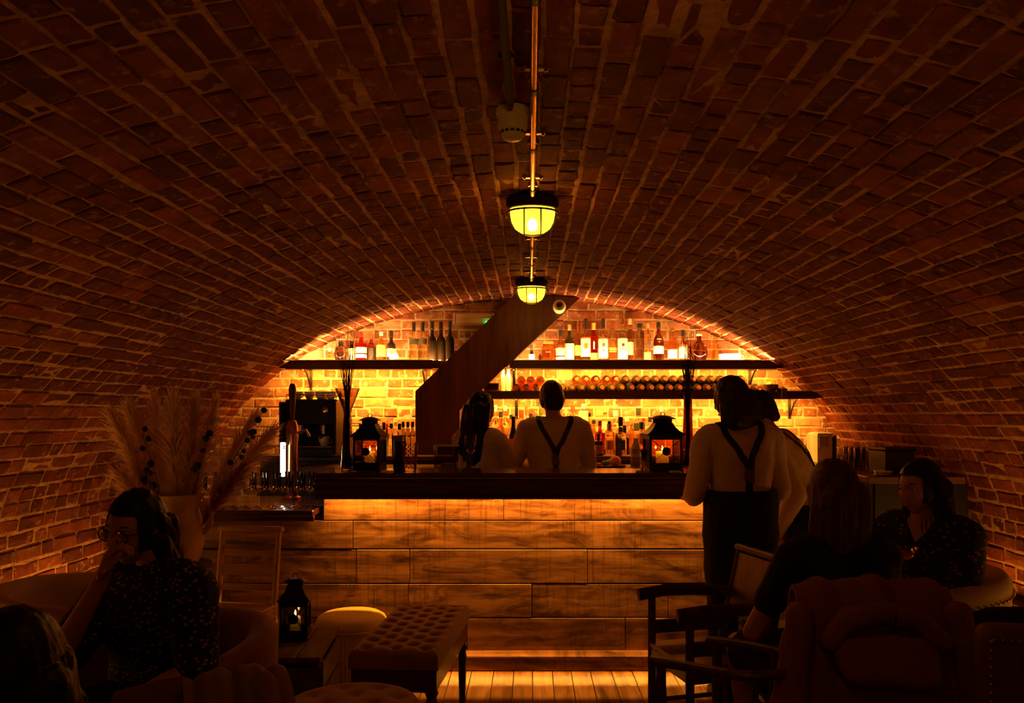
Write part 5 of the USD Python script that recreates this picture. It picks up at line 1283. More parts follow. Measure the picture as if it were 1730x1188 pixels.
jk = drape('rust coloured jacket hung over the chair back of the woman in black', 'jacket', 'jacket', [(.10, .60), (.045, .80), (.02, .925), (-.015, .955), (-.055, .925), (-.09, .75), (-.11, .45), (-.11, .18)], [.20, .24, .24, .245, .27, .31, .37, .42], 'jacket_rust', loc=(1.07, 2.605, 0), seed=1, fold=.016)
part('collar', wobble(fuse(hullch(((-.17, -.135, .80), .032), ((-.11, -.130, .86), .036), ((0, -.128, .885), .034), ((.11, -.130, .855), .036), ((.17, -.135, .79), .032)), .015, 4), .008, 18), 'jacket_rust', jk)
part('hood', wobble(fuse([hull_of(((-.13, -.13, .78), .03), ((.13, -.13, .78), .03), ((-.10, -.155, .70), .035), ((.12, -.155, .69), .035))], .02, 6), .012, 14), 'jacket_rust', jk)
for s in (-1, 1): part('sleeve', wobble(fuse(hullch(((s * .24, -.09, .86), .045), ((s * .29, -.13, .60), .052), ((s * .30, -.15, .30), .050), ((s * .30, -.16, .12), .046)), .02, 6), .012, 16, 3), 'jacket_rust', jk)
part('hanging_loop', box(.006, .003, .06, .02, -.166, .885 - .03), 'black', jk)
co = drape('olive coat slung over the arm of the red brown armchair', 'coat', 'coat', [(.16, .20), (.13, .48), (.09, .66), (.02, .735), (-.06, .70), (-.12, .52), (-.14, .30)], [.11, .12, .13, .135, .145, .165, .18], 'coat_olive', loc=(-.85, 2.36, 0), rz=28, seed=4, fold=.018)
part('sleeve', wobble(fuse(hullch(((.07, -.06, .70), .042), ((.11, -.13, .55), .043), ((.10, -.17, .38), .040)), .02, 6), .010, 16), 'coat_olive', co)
part('button', ball(.008, -.02, -.16, .45, 1), 'brass', co); part('button', ball(.008, -.02, -.175, .35, 1), 'brass', co)
bk_ = thing('coat', 'black coat lying across the table edge by the studded chair', 'coat', (0, 0, 0))
part('body', wobble(fuse(hullch(((1.50, 2.93, .70), .05), ((1.62, 2.85, .74), .065), ((1.80, 2.72, .765), .075), ((2.05, 2.62, .76), .08)), .02, 8), .018, 9), 'top_black', bk_)
part('skirt', wobble(fuse(hull_of(((1.55, 2.90, .62), .05), ((1.80, 2.74, .60), .06), ((2.05, 2.64, .62), .07), ((1.62, 2.86, .70), .05), ((2.02, 2.66, .72), .07)), .02, 8), .018, 9, 5), 'top_black', bk_)
tbk = thing('side_table', 'small dark table under the black coat', 'table', (1.93, 2.80, 0))
part('table_top', cyl(.25, .03, z=.495, n=30), 'chair_wood_x', tbk); part('pedestal', lathe([(0, 0), (.17, 0), (.17, .02), (.03, .05), (.028, .46), (.10, .494), (0, .494)], 20), 'chair_wood', tbk)
# ------------------------------------------------------------------ people
def V3(*a): return np.array(a, float)
def unit(v): v = np.asarray(v, float); return v / (np.linalg.norm(v) + 1e-12)
def head_mesh(sex='f'):
    """Head about its centre, face along +y, top of skull at +.115."""
    m = trimesh.creation.icosphere(5, 1.0); p = m.vertices.copy()
    x, y, z = p[:, 0] * .074, p[:, 1] * .094, p[:, 2] * .113
    low = np.clip(-p[:, 2] - .05, 0, 1)
    x *= 1 - .36 * low ** 1.2 - .06 * np.clip(p[:, 1], 0, 1) ** 2
    back = np.clip(-p[:, 1], 0, 1)
    z = np.where(z < -.055, np.where(p[:, 1] < -.1, -.055 + (z + .055) * (1 - .75 * back), z), z)
    y = np.where(p[:, 1] > 0, y * (1 - .10 * np.clip(p[:, 2], 0, 1) ** 2), y)
    g = lambda cx, cz, sx, sz: np.exp(-((x - cx) / sx) ** 2 - ((z - cz) / sz) ** 2) * (p[:, 1] > 0)
    d = .021 * g(0, -.022, .011, .014) + .012 * g(0, .004, .009, .022)                      # nose tip, bridge
    d += -.011 * g(.031, .004, .015, .012) - .011 * g(-.031, .004, .015, .012)                # eye sockets
    d += .0045 * g(.030, .024, .022, .007) + .0045 * g(-.030, .024, .022, .007)               # brows
    d += .0055 * g(0, -.054, .020, .006) + .0055 * g(0, -.067, .017, .006) - .004 * g(0, -.0605, .022, .003)   # lips
    d += .009 * g(0, -.096, .020, .016)                                                      # chin
    d += .005 * g(.043, -.022, .018, .018) + .005 * g(-.043, -.022, .018, .018)               # cheeks
    d += .004 * g(.010, -.028, .006, .006) + .004 * g(-.010, -.028, .006, .006)               # nostrils
    y = y + d
    m.vertices = np.stack([x, y, z], 1)
    H = to_man(m)
    ears = [to_man(rot(lathe([(0, -.006), (.016, -.005), (.021, .0), (.016, .005), (0, .004)], 16, sy=1.5), 'y', 90 + s * 12).apply_translation((s * .074, -.010, -.012))) for s in (-1, 1)]
    return union([H] + ears)
HEAD = head_mesh()
def hand(side, curl=.5, thumb=.5, spread=.06):
    """Wrist at origin, fingers along +y, back of the hand +z, thumb towards side*x."""
    s = side; ms = []
    palm = [((s * .030, .012, 0), .013), ((-s * .026, .012, 0), .013), ((s * .036, .080, .002), .011), ((-s * .032, .074, 0), .0105), ((s * .010, .086, .004), .011), ((s * .024, .03, -.010), .012)]
    ms.append(hull_of(*palm, s=12)); ms.append(hull_of(((0, -.03, 0), .026), ((0, .02, 0), .022), s=14))
    for k, (fx, fy, L) in enumerate(((.030, .080, .072), (.010, .086, .080), (-.011, .082, .074), (-.029, .074, .058))):
        b = V3(s * fx, fy, .001); a = curl * (.55 + .10 * k); r = .0088 - .0004 * k
        side_ = s * (1.5 - k) * spread
        pts = [(b, r + .0008)]; ang = a * .7
        for seg, q in ((.46, r), (.31, r * .92), (.23, r * .80)):
            b = b + V3(side_ * .6, math.cos(ang), -math.sin(ang)) * L * seg; pts.append((b, q)); ang += a * .95
        ms += hullch(*pts, s=10)
    t = thumb
    ms += hullch((V3(s * .026, .018, -.006), .013), (V3(s * (.046 + .006 * (1 - t)), .046, -.014 - .006 * t), .0105), (V3(s * (.054 - .014 * t), .074, -.020 - .012 * t), .0092), (V3(s * (.056 - .030 * t), .096, -.024 - .016 * t), .0076), s=10)
    return union(ms)
def xf(man, R, o):
    R = np.asarray(R, float); A = np.hstack([R, np.asarray(o, float).reshape(3, 1)])
    return man.transform(A)
def basis(fwd, up):
    """Columns x, y=fwd, z~up."""
    y = unit(fwd); x = unit(np.cross(y, up)); z = np.cross(x, y); return np.stack([x, y, z], 1)
def rz(a): a = math.radians(a); return np.array([[math.cos(a), -math.sin(a), 0], [math.sin(a), math.cos(a), 0], [0, 0, 1.]])
STAND = dict(pelvis=(0, 0, .92), waist=(0, .005, 1.08), chest=(0, .01, 1.26), neck=(0, -.01, 1.44), head=(0, .015, 1.585), shl=(-.165, -.005, 1.375), shr=(.165, -.005, 1.375),
             ell=(-.215, -.03, 1.10), elr=(.215, -.03, 1.10), wrl=(-.225, .04, .86), wrr=(.225, .04, .86), hipl=(-.085, 0, .88), hipr=(.085, 0, .88), knl=(-.092, .015, .48), knr=(.092, .015, .48),
             anl=(-.095, -.02, .085), anr=(.095, -.02, .085), tol=(-.105, .12, .03), tor=(.105, .12, .03))
SIT = dict(pelvis=(0, 0, .535), waist=(0, -.01, .68), chest=(0, -.02, .86), neck=(0, -.01, 1.035), head=(0, .025, 1.18), shl=(-.165, -.015, .97), shr=(.165, -.015, .97),
           ell=(-.215, .02, .70), elr=(.215, .02, .70), wrl=(-.16, .22, .66), wrr=(.16, .22, .66), hipl=(-.09, .02, .525), hipr=(.09, .02, .525), knl=(-.10, .42, .53), knr=(.10, .42, .53),
           anl=(-.10, .42, .085), anr=(.10, .42, .085), tol=(-.10, .55, .03), tor=(.10, .55, .03))
def build_person(label, loc, face, base, ov={}, headyaw=0, headpitch=0, headroll=0, girth=1.0, sh=1.0, handl=None, handr=None, clothes=(), hair=None, hairmat='hair_black', hands=(.6, .6), face_parts=True, hup=None):
    J = {k: V3(*v) for k, v in base.items()}
    for k in ('shl', 'shr', 'ell', 'elr', 'wrl', 'wrr'): J[k][0] *= sh
    for k, v in ov.items(): J[k] = V3(*v)
    t = thing('person', label, 'person', loc, face)
    B = []
    g = girth
    B.append(hull_of((J['pelvis'] + V3(-.055, 0, 0), .105 * g), (J['pelvis'] + V3(.055, 0, 0), .105 * g), (J['waist'] + V3(-.04, 0, 0), .092 * g), (J['waist'] + V3(.04, 0, 0), .092 * g)))
    B.append(hull_of((J['waist'] + V3(-.04, 0, 0), .092 * g), (J['waist'] + V3(.04, 0, 0), .092 * g), (J['chest'] + V3(-.065, 0, 0), .098 * g), (J['chest'] + V3(.065, 0, 0), .098 * g)))
    B.append(hull_of((J['chest'] + V3(-.065, 0, 0), .098 * g), (J['chest'] + V3(.065, 0, 0), .098 * g), (J['shl'] * .80 + J['neck'] * .2, .062), (J['shr'] * .80 + J['neck'] * .2, .062)))
    B.append(hull_of((J['shl'] * .75 + J['shr'] * .25, .055), (J['shr'] * .75 + J['shl'] * .25, .055), (J['neck'], .053)))
    hd = J['head']
    B += hullch((J['neck'] + V3(0, 0, -.03), .056), (J['neck'] + (hd - J['neck']) * .55, .051), (hd + V3(0, -.02, -.03), .050))
    arms = {}
    for s in 'lr':
        B += hullch((J['sh' + s], .056), (J['sh' + s] * .6 + J['el' + s] * .4, .047 * g), (J['el' + s], .037), s=12)
        B += hullch((J['el' + s], .037), (J['el' + s] * .7 + J['wr' + s] * .3, .038), (J['wr' + s], .0255), s=12)
        B += hullch((J['hip' + s], .092 * g), (J['hip' + s] * .5 + J['kn' + s] * .5, .076 * g), (J['kn' + s], .054), s=12)
        B += hullch((J['kn' + s], .054), (J['kn' + s] * .68 + J['an' + s] * .32, .052), (J['an' + s], .036), s=12)
        B += hullch((J['an' + s] + V3(0, -.025, -.05), .034), (J['to' + s], .028), s=12)
    body = fuse(B, .022, 8)
    ms = [to_man(body)]
    Rh = rz(headyaw) @ trimesh.transformations.rotation_matrix(math.radians(headpitch), [1, 0, 0])[:3, :3] @ trimesh.transformations.rotation_matrix(math.radians(headroll), [0, 1, 0])[:3, :3]
    ms.append(xf(HEAD, Rh, hd))
    for s, sd, hv, cu in (('l', -1, handl, hands[0]), ('r', 1, handr, hands[1])):
        fw = J['wr' + s] - J['el' + s]; up = V3(0, 0, 1) if abs(unit(fw)[2]) < .8 else V3(-sd * 0 + sd * 1., 0, 0)
        if hv is not None: fw, up = V3(*hv[0]), V3(*hv[1])
        ms.append(xf(hand(sd, cu), basis(fw, up), J['wr' + s] + unit(fw) * .012))
    part('body', tm(union(ms)), 'skin', t, smooth=60)
    if face_parts:
        for s in (-1, 1):
            o = hd + Rh @ V3(s * .031, .0722, .004)
            e = part('eye', mv(ball(.0118, sub=3), *o), 'eye_white', t); part('iris', mv(ball(.0062, sub=2), *(o + Rh @ V3(0, .0066, 0))), 'iris', e)
            part('eyelid', tm(xf(m3.Manifold.sphere(.0128, 24).trim_by_plane([0, -.25, 1], .0022) + m3.Manifold.sphere(.0126, 24).trim_by_plane([0, -.2, -1], .0062), Rh, o)), 'skin', t, smooth=50)
            part('eyebrow', tube([hd + Rh @ V3(s * (.016 + .030 * q), .0895 - .016 * q * q - .003, .0245 + .005 * math.sin(q * 2.6)) for q in np.linspace(0, 1, 7)], np.array([.002, .003, .003, .003, .0025, .002, .001]), 6), hairmat, t)
        part('lips', tube([hd + Rh @ V3(q * .023, .0900 - .010 * q * q, -.0605 - .001 * (1 - abs(q))) for q in np.linspace(-1, 1, 9)], np.array([.001, .003, .0045, .0052, .0048, .0052, .0045, .003, .001]), 8), 'lips', t)
    # clothes
    out = {}
    for c in clothes:
        kind, mt = c[0], c[1]; k = c[2] if len(c) > 2 else {}
        e = k.get('ease', .014); C = []
        if kind in ('shirt', 'top'):
            low = J['pelvis'] * (1 - k.get('hem', .35)) + J['waist'] * k.get('hem', .35)
            C.append(hull_of((low + V3(-.058, 0, 0), .104 * g + e), (low + V3(.058, 0, 0), .104 * g + e), (J['waist'] + V3(-.045, 0, 0), .096 * g + e * k.get('puff', 1)), (J['waist'] + V3(.045, 0, 0), .096 * g + e * k.get('puff', 1))))
            C.append(hull_of((J['waist'] + V3(-.045, 0, 0), .096 * g + e * k.get('puff', 1)), (J['waist'] + V3(.045, 0, 0), .096 * g + e * k.get('puff', 1)), (J['chest'] + V3(-.066, 0, 0), .099 * g + e), (J['chest'] + V3(.066, 0, 0), .099 * g + e)))
            C.append(hull_of((J['chest'] + V3(-.066, 0, 0), .099 * g + e), (J['chest'] + V3(.066, 0, 0), .099 * g + e), (J['shl'] * .80 + J['neck'] * .2, .062 + e), (J['shr'] * .80 + J['neck'] * .2, .062 + e)))
            if k.get('collar', True): C.append(hull_of((J['shl'] * .72 + J['shr'] * .28, .052 + e), (J['shr'] * .72 + J['shl'] * .28, .052 + e), (J['neck'] + V3(0, -.004, -.022), .050 + e * .6)))
            for s in 'lr':
                L = k.get('sleeve', 1.0)
                C += hullch((J['sh' + s], .058 + e), (J['sh' + s] * .5 + J['el' + s] * .5, .048 * g + e), (J['sh' + s] * max(0, 1 - L * 2) + J['el' + s] * min(1, L * 2), .040 + e * (1.2 if L >= .5 else 1)), s=12)
                if L > .5:
                    q = (L - .5) * 2; C += hullch((J['el' + s], .040 + e * 1.2), (J['el' + s] * (1 - q * .5) + J['wr' + s] * q * .5, .040 + e), (J['el' + s] * (1 - q) + J['wr' + s] * q, .031 + e), s=12)
            hz = k.get('hemz', J['pelvis'][2] + (.03 if base is STAND else -.06))
            nt = 4 if k.get('collar', True) else 3
            C = [union(C[:nt]).trim_by_plane([0, 0, 1], hz)] + C[nt:]
            m = fuse(C, .018, 5)
            if k.get('vneck'):
                cut = hull_of(*[((J['neck'] + V3(a, yy, zz)), .012) for a in (-.058, .058) for yy, zz in ((.20, -.01), (.03, .0), (.0, .06))], (J['chest'] + V3(0, .24, k['vneck']), .008), (J['chest'] + V3(0, .07, k['vneck'] + .02), .008))
                m = tm(to_man(m) - cut)
            m = wobble(m, k.get('crease', .007), 11, seed=len(label)); m = wobble(m, .003, 34, seed=3)
            part(k.get('name', 'shirt'), m, mt, t, smooth=60); out['shirt'] = m
            if k.get('cuffs'):
                for s in 'lr':
                    a = unit(J['wr' + s] - J['el' + s]); q = J['el' + s] + (J['wr' + s] - J['el' + s]) * (.5 + .5 * (2 * L - 1) - .52 * 0) if L < 1 else J['wr' + s]
                    part('cuff', tube([q - a * .035, q + a * .022], .037 + e * .5, 18), mt, t)
        elif kind == 'trousers':
            hz = k.get('waistz', J['pelvis'][2] + .06); hq = V3(J['pelvis'][0], J['pelvis'][1], hz - .04)
            C.append(hull_of((hq + V3(-.058, 0, 0), .112 * g + e), (hq + V3(.058, 0, 0), .112 * g + e), (J['pelvis'] + V3(-.058, 0, .0), .106 * g + e), (J['pelvis'] + V3(.058, 0, .0), .106 * g + e), (J['hipl'], .09 * g + e), (J['hipr'], .09 * g + e)).trim_by_plane([0, 0, -1], -hz))
            for s in 'lr':
                C += hullch((J['hip' + s], .093 * g + e), (J['hip' + s] * .5 + J['kn' + s] * .5, .078 * g + e), (J['kn' + s], .058 + e), (J['an' + s] + V3(0, 0, .02), .048 + e), s=12)
            part('trousers', wobble(fuse(C, .022, 5), .006, 12, 5), mt, t, smooth=60)
            w = hq
            part('waistband', fuse(hull_of((w + V3(-.057, 0, 0), .114 * g + e), (w + V3(.057, 0, 0), .114 * g + e)).trim_by_plane([0, 0, 1], hz - .035).trim_by_plane([0, 0, -1], -hz - .002), .03, 0), mt, t)
        elif kind == 'skirt':
            q = k.get('len', .6)
            C.append(hull_of((J['pelvis'] + V3(-.058, 0, .04), .106 * g + e), (J['pelvis'] + V3(.058, 0, .04), .106 * g + e), (J['hipl'] * (1 - q) + J['knl'] * q, .080 * g + e), (J['hipr'] * (1 - q) + J['knr'] * q, .080 * g + e), (J['hipl'], .094 * g + e), (J['hipr'], .094 * g + e)))
            part('skirt', wobble(fuse(C, .022, 6), .007, 12, 8), mt, t, smooth=60)
        elif kind == 'shoes':
            for s in 'lr':
                part('shoe', fuse(hullch((J['an' + s] + V3(0, -.03, -.045), .042), (J['an' + s] * .5 + J['to' + s] * .5 + V3(0, 0, -.008), .042), (J['to' + s] + V3(0, 0, .002), .034)), .02, 3), mt, t, smooth=60)
    # hair
    if hair:
        T = lambda *q: hd + Rh @ V3(*q)
        cap = m3.Manifold.sphere(1, 40).scale([.083, .104, .121]).translate([0, -.010, .008])
        cut = m3.Manifold.batch_hull([sph((a * .060, .13, z), .022, 14) for a in (-1, 1) for z in (.045, -.16)] + [sph((a * .050, .060, z), .016, 14) for a in (-1, 1) for z in (.046, -.14)])
        low = m3.Manifold.cube([.3, .3, .2], True).translate([0, .06, -.155])
        hp = [xf(cap - cut - low, Rh, hd)]
        if hair == 'short':
            hp += [xf(hull_of(((-.032, -.062, -.066), .028), ((.032, -.062, -.066), .028), ((-.04, -.06, -.02), .038), ((.04, -.06, -.02), .038), ((0, -.06, .06), .05)), Rh, hd)]
        elif hair in ('bob', 'long', 'wavy'):
            ln = dict(bob=.135, wavy=.20, long=.36)[hair]
            for s in (-1, 1):
                fy = -.028 if hair == 'wavy' else -.01
                hp += [xf(hull_of(((s * .066, fy, .03), .026), ((s * .080, fy - .01, -.06), .024), ((s * .06, -.07, -.03), .04)), Rh, hd)]
                down = (T(s * .072, -.025, -.04), .036), (T(s * .084, -.035, -.11), .038 if hair != 'long' else .036), (T(s * .078, -.05, -ln * .55 - .05) + V3(0, -.01, 0), .040), (T(s * .070, -.06, -.06) + V3(0, -.012, -ln + .06), .034)
                hp += hullch(*down)
            hp += [hull_of((T(-.05, -.07, 0), .044), (T(.05, -.07, 0), .044), (T(-.055, -.07, -.10), .044), (T(.055, -.07, -.10), .044)),
                   hull_of((T(-.055, -.07, -.10), .044), (T(.055, -.07, -.10), .044), (T(-.055, -.068, -.06) + V3(0, -.012, -ln + .06), .036), (T(.055, -.068, -.06) + V3(0, -.012, -ln + .06), .036))]
            if hair == 'wavy':
                for k in range(26):
                    a = 2.4 * k; hp.append(xf(sph((.080 * math.cos(a), -.062 + .042 * math.sin(a), -.02 - .17 * ((k * .618) % 1)), .034, 10), Rh, hd))
        elif hair == 'bun':
            hp += [xf(hull_of(((-.03, -.07, -.02), .036), ((.03, -.07, -.02), .036), ((0, -.05, .05), .05)), Rh, hd), xf(sph((0, -.115, .045), .042), Rh, hd)]
        hm = fuse(hp, .010, 6)
        v = hm.vertices; n = np.asarray(hm.vertex_normals)
        st = meshkit.fbm(np.stack([v[:, 0] * 90, v[:, 1] * 90, v[:, 2] * 9], 1), 2, 4) - .5
        hm.vertices = v + n * (st * .010)[:, None]
        part('hair', hm, hairmat, t, smooth=60)
        if hair != 'short':
            cuv = []
            for k in range(40):
                a = k * 2.399; o = V3(.075 * math.cos(a), -.05 + .05 * math.sin(a), -.05)
                p0 = T(*o); e_ = .06 if hair in ('bun',) else dict(bob=.10, wavy=.17, long=.32).get(hair, .1)
                q = [p0 + V3(.006 * math.sin(k + 5 * s), .006 * math.cos(k * 2 + 4 * s), -e_ * s) + (Rh @ V3(o[0], o[1] + .05, 0)) * (.34 * math.sin(s * 2.5)) for s in np.linspace(0, 1, 7)]
                if hair != 'bun': cuv.append(tube(q, np.linspace(.0032, .0008, 7), 5))
            if cuv: part('hair_strands', cat(*cuv), hairmat, t, kind='stuff', smooth=60)
    t_path = t
    return t, J, out, Rh
def ribbon_on(mesh, path, width, th=.004, lift=.003):
    """A strap lying on a garment along a path."""
    kd = cKDTree(mesh.vertices); n_ = np.asarray(mesh.vertex_normals); p = smoothpath(path, 36)
    d, i = kd.query(p, k=6); q = mesh.vertices[i].mean(1); nn = n_[i].mean(1); nn /= np.linalg.norm(nn, axis=1, keepdims=True)
    for _ in range(3): q[1:-1] = (q[:-2] + q[1:-1] * 2 + q[2:]) / 4; nn[1:-1] = (nn[:-2] + nn[1:-1] * 2 + nn[2:]) / 4
    nn /= np.linalg.norm(nn, axis=1, keepdims=True); q = q + nn * lift
    t = np.gradient(q, axis=0); t /= np.linalg.norm(t, axis=1, keepdims=True); w = np.cross(t, nn) * width / 2
    V = np.concatenate([np.stack([q - w, q + w, q + w + nn * th, q - w + nn * th], 1).reshape(-1, 3)]); f = []
    for k in range(35):
        for a in range(4):
            b = (a + 1) % 4; f += [(k * 4 + a, k * 4 + b, k * 4 + 4 + b), (k * 4 + a, k * 4 + 4 + b, k * 4 + 4 + a)]
    f += [(0, 2, 1), (0, 3, 2), (140, 141, 142), (140, 142, 143)]
    m = trimesh.Trimesh(V, np.array(f), process=False); trimesh.repair.fix_normals(m); return m
def braces(t, J, sm, back=True, single=False):
    ch, wa, pe = J['chest'], J['waist'], J['pelvis']; y = -.16
    X_ = ch * .55 + wa * .45 + V3(0, y, 0)
    if not single:
        for s in ('shl', 'shr'):
            a = J[s] * .55 + J['neck'] * .45
            part('brace', ribbon_on(sm, [a + V3(0, .02, .06), a + V3(0, -.08, .02), ch * .5 + a * .5 + V3(0, y, 0), X_], .032), 'strap_black', t)
        part('brace', ribbon_on(sm, [X_, wa + V3(0, y, 0), pe * .55 + wa * .45 + V3(0, y, 0)], .036), 'strap_black', t)
        part('brace_join', ribbon_on(sm, [X_ + V3(0, 0, .025), X_, X_ + V3(0, 0, -.03)], .048, .006, .005), 'leather_brown', t)
    for s in ('shl', 'shr'):
        a = J[s] * .55 + J['neck'] * .45
        part('brace', ribbon_on(sm, [a + V3(0, .02, .05), a * .5 + ch * .5 + V3(0, .14, .02), ch * .4 + wa * .6 + V3((a[0]) * .9, .14, 0), pe * .5 + wa * .5 + V3(a[0] * .9, .14, 0)], .032), 'strap_black', t)
UNI = (('shirt', 'shirt_white', dict(sleeve=1.0, puff=1.3, ease=.015, crease=.010)), ('trousers', 'trouser_black'), ('shoes', 'black'))
UNIW = (('shirt', 'shirt_white', dict(sleeve=1.0, puff=1.2, ease=.014, crease=.010, hemz=1.05)), ('trousers', 'trouser_black', dict(waistz=1.09, ease=.022)), ('shoes', 'black'))
# man behind the bar, working with his back turned
t, J, o, R = build_person('bartender with short hair and black braces seen from behind in the middle', (.165, 5.57, 0), 4, STAND,
    dict(ell=(-.27, .10, 1.13), elr=(.255, .10, 1.12), wrl=(-.12, .26, 1.11), wrr=(.14, .27, 1.12), head=(-.015, .03, 1.585), neck=(0, .0, 1.44)), headyaw=10, headpitch=-14, girth=1.08, sh=1.14, clothes=UNI, hair='short', hairmat='hair_brown', handl=((.6, .75, -.1), (0, 0, 1)), handr=((-.6, .75, -.1), (0, 0, 1)))
braces(t, J, o['shirt'])
# woman behind the bar
t, J, o, R = build_person('bartender with long dark hair and a pale shirt turned towards the man', (-.335, 5.53, -.075), -38, STAND,
    dict(anl=(-.095, -.02, .16), anr=(.095, -.02, .16), tol=(-.105, .12, .105), tor=(.105, .12, .105), knl=(-.092, .03, .52), knr=(.092, .03, .52), ell=(-.215, .06, 1.12), elr=(.215, .10, 1.12), wrl=(-.08, .24, 1.15), wrr=(.08, .26, 1.15)), headyaw=-8, headpitch=-10, clothes=UNI, hair='long', hairmat='hair_black', handl=((.5, .8, 0), (0, 0, 1)), handr=((-.5, .8, 0), (0, 0, 1)))
braces(t, J, o['shirt'])
# waitress before the bar
t, J, o, R = build_person('waitress with a dark bob and black braces, back turned, at the end of the bar', (1.085, 4.22, 0), 8, STAND,
    dict(head=(-.035, .045, 1.555), neck=(-.02, .01, 1.41), shl=(-.185, .01, 1.345), shr=(.165, -.005, 1.355), ell=(-.245, .0, 1.07), wrl=(-.19, .20, 1.045), elr=(.225, .02, 1.08), wrr=(.17, .22, 1.02)), headyaw=28, headpitch=-12, girth=1.0, clothes=UNIW, hair='bob', hairmat='hair_brown', handl=((.3, .9, 0), (0, 0, 1)))
braces(t, J, o['shirt'])
# second waiter, leaning, one arm hanging
t, J, o, R = build_person('waiter in white leaning forward beside the waitress, one arm hanging down', (1.57, 4.64, 0), 65, STAND,
    dict(waist=(0, .04, 1.07), chest=(0, .11, 1.22), neck=(0, .20, 1.375), head=(0, .27, 1.49), shl=(-.16, .16, 1.30), shr=(.17, .14, 1.30), elr=(.20, .26, 1.05), wrr=(.15, .30, .98), ell=(-.215, .03, 1.04), wrl=(-.16, .145, .83)), headpitch=-32, headyaw=-6, clothes=UNI, hair='short', hairmat='hair_brown', handl=((.12, .25, -.9), (-1, .3, 0)), hands=(.45, .6))
braces(t, J, o['shirt'])
# seated woman seen from behind
t, J, o, R = build_person('seated woman with long auburn hair and a black top seen from behind', (1.085, 2.90, 0), 12, SIT,
    dict(ell=(-.27, .10, .70), wrl=(-.12, .28, .72), elr=(.24, .12, .72), wrr=(.10, .28, .78), head=(0, .03, 1.195), knl=(-.17, .41, .56)), headyaw=10, girth=1.0, sh=1.04, hair='long', hairmat='hair_auburn',
    clothes=(('top', 'top_black', dict(sleeve=.30, ease=.016, hem=0.0, name='top')), ('skirt', 'top_black', dict(len=.8)), ('shoes', 'black')), handl=((.6, .7, .1), (0, 0, 1)), handr=((-.5, .8, 0), (0, 0, 1)))
# seated woman in the dotted dress
t, J, o, R = build_person('seated woman in a dark dotted dress with a deep neckline facing the table', (1.70, 3.52, 0), 122, SIT,
    dict(elr=(.23, .14, .72), wrr=(.11, .36, .80), ell=(-.22, .10, .70), wrl=(-.06, .30, .70), head=(.0, .04, 1.165), neck=(0, 0, 1.03)), headyaw=-8, headpitch=-4, girth=1.08, sh=1.06, hair='long', hairmat='hair_black',
    clothes=(('top', 'dress_dots', dict(sleeve=.46, ease=.018, hem=0.0, vneck=.06, name='dress')), ('skirt', 'dress_dots', dict(len=.85)), ('shoes', 'black')), handr=((-.25, .85, .25), (.9, .2, .3)), handl=((.5, .8, 0), (0, 0, 1)), hands=(.6, .9))
# woman with glasses, hand at her mouth
LX, LY = -1.20, 2.66
t, J, o, R = build_person('seated woman with glasses and a dotted blouse resting her hand against her mouth', (LX, LY, 0), 150, SIT,
    dict(head=(.03, .065, 1.115), neck=(.0, .0, .985), chest=(0, .01, .83), shl=(-.185, .02, .935), shr=(.175, .02, .925), elr=(.17, .26, .68), wrr=(.025, .185, .968), ell=(-.26, .06, .71), wrl=(-.15, .27, .62)), headyaw=10, headpitch=-8, headroll=-4, girth=1.15, sh=1.0, hair='wavy', hairmat='hair_black',
    clothes=(('top', 'blouse_dots', dict(sleeve=.5, ease=.020, hem=0.0, collar=True, name='blouse')), ('trousers', 'trouser_black'), ('shoes', 'black')), handr=((-.28, -.22, .9), (.75, .6, .3)), handl=((.35, .75, -.3), (0, .2, 1)), hands=(.5, 1.5))
hd = J['head']; T = lambda *q: hd + R @ V3(*q)
gl = []
for s in (-1, 1):
    c = [T(s * .034 + .0255 * math.cos(a), .098 - .0035 * abs(math.cos(a)) - .004, .001 + .0195 * math.sin(a)) for a in np.linspace(0, 2 * PI, 29)[:-1]]
    part('glasses_rim', tube(np.array(c), .0024, 6, closed=True), 'black_cap', t)
    L_ = trimesh.Trimesh(np.vstack([c, [np.mean(c, axis=0)]]), np.array([(k, (k + 1) % 28, 28) for k in range(28)]), process=False); part('glasses_lens', L_, 'thin_glass', t)
    part('glasses_temple', tube(np.array([T(s * .060, .092, .008), T(s * .074, .06, .010), T(s * .080, -.004, .008), T(s * .079, -.03, -.008)]), .002, 6), 'black_cap', t)
part('glasses_bridge', tube(np.array([T(-.009, .097, .004), T(0, .102, .007), T(.009, .097, .004)]), .002, 6), 'black_cap', t)
a_ = unit(J['wrl'] - J['ell']); wb = J['wrl'] - a_ * .035
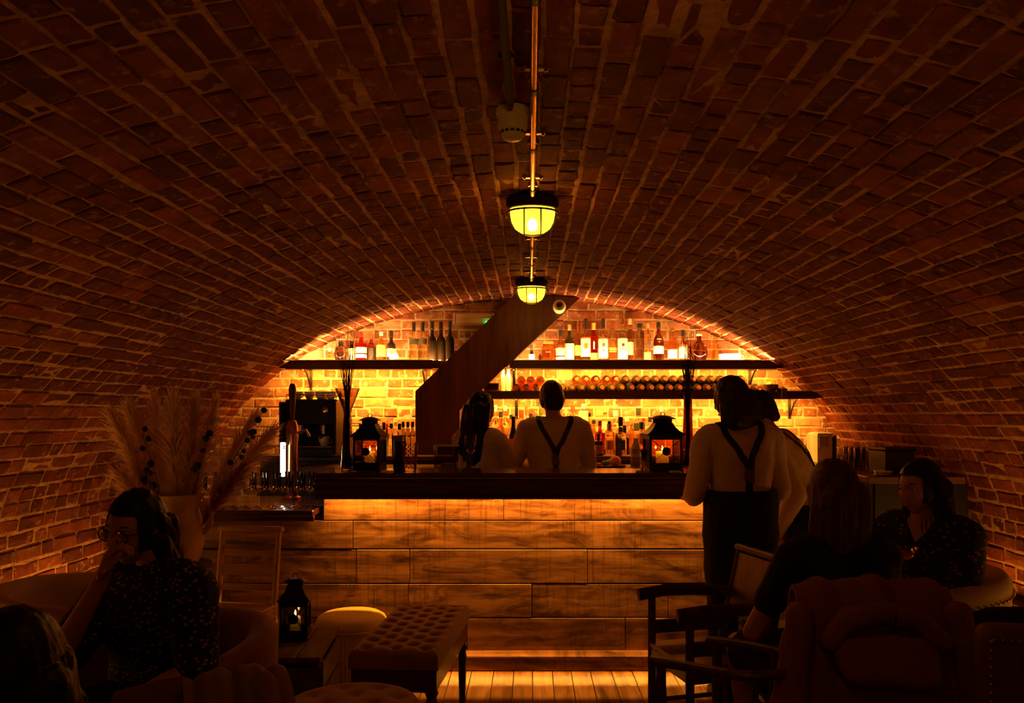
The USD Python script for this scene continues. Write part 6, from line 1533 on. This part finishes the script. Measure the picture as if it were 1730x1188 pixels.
wt_ = thing('wristwatch', 'dark wristwatch on the forearm of the woman with glasses', 'watch', (LX, LY, 0), 150)
part('strap', tube([wb - a_ * .010, wb + a_ * .010], .0325, 20, cap=False), 'black_cap', wt_)
up_ = unit(np.cross(a_, V3(1, 0, 0))); up_ = up_ if up_[2] > 0 else -up_
part('case', tube([wb + up_ * .031, wb + up_ * .042], .018, 20), 'dark_iron', wt_)
# person with dark hair at the lower corner, seen from behind
t, J, o, R = build_person('dark haired person in black at the lower corner seen from behind', (-.86, 1.36, -.15), 20, SIT, dict(anl=(-.10, .36, .235), anr=(.10, .36, .235), tol=(-.10, .49, .18), tor=(.10, .49, .18), knl=(-.10, .40, .57), knr=(.10, .40, .57), ell=(-.22, .12, .72), wrl=(-.1, .3, .7), elr=(.22, .12, .72), wrr=(.1, .3, .7)), headyaw=5, hair='bob', hairmat='hair_black', girth=1.1,
    clothes=(('top', 'top_black', dict(sleeve=1.0, ease=.02, hem=0., name='top')), ('trousers', 'trouser_black'), ('shoes', 'black')))
pc = thing('low_stool', 'dark low stool under the person at the lower corner', 'stool', (-.86, 1.36, 0))
part('seat', cyl(.19, .05, z=.215, n=28), 'leather_brown', pc)
for k in range(4): part('leg', tube([(.15 * math.cos(k * PI / 2 + .8), .15 * math.sin(k * PI / 2 + .8), z) for z in (0, .22)], .016, 8), 'chair_wood', pc)
# coupe held by the woman in the dotted dress
cg = thing('coupe_glass', 'stemmed cocktail glass held by the woman in the dotted dress', 'cocktail glass', (wx(1531, 3.28), 3.28, wz(975, 3.28)))
part('bowl', lathe([(0, .068), (.010, .070), (.034, .088), (.044, .118)], 24), 'thin_glass', cg); part('drink', lathe([(0, .071), (.009, .073), (.031, .089), (.0395, .110), (0, .110)], 24), 'glass_orange', cg)
part('stem', lathe([(.0032, .006), (.003, .05), (.005, .068), (0, .069)], 10), 'thin_glass', cg); part('foot', lathe([(0, 0), (.032, 0), (.033, .0015), (.006, .006), (0, .006)], 22), 'thin_glass', cg)
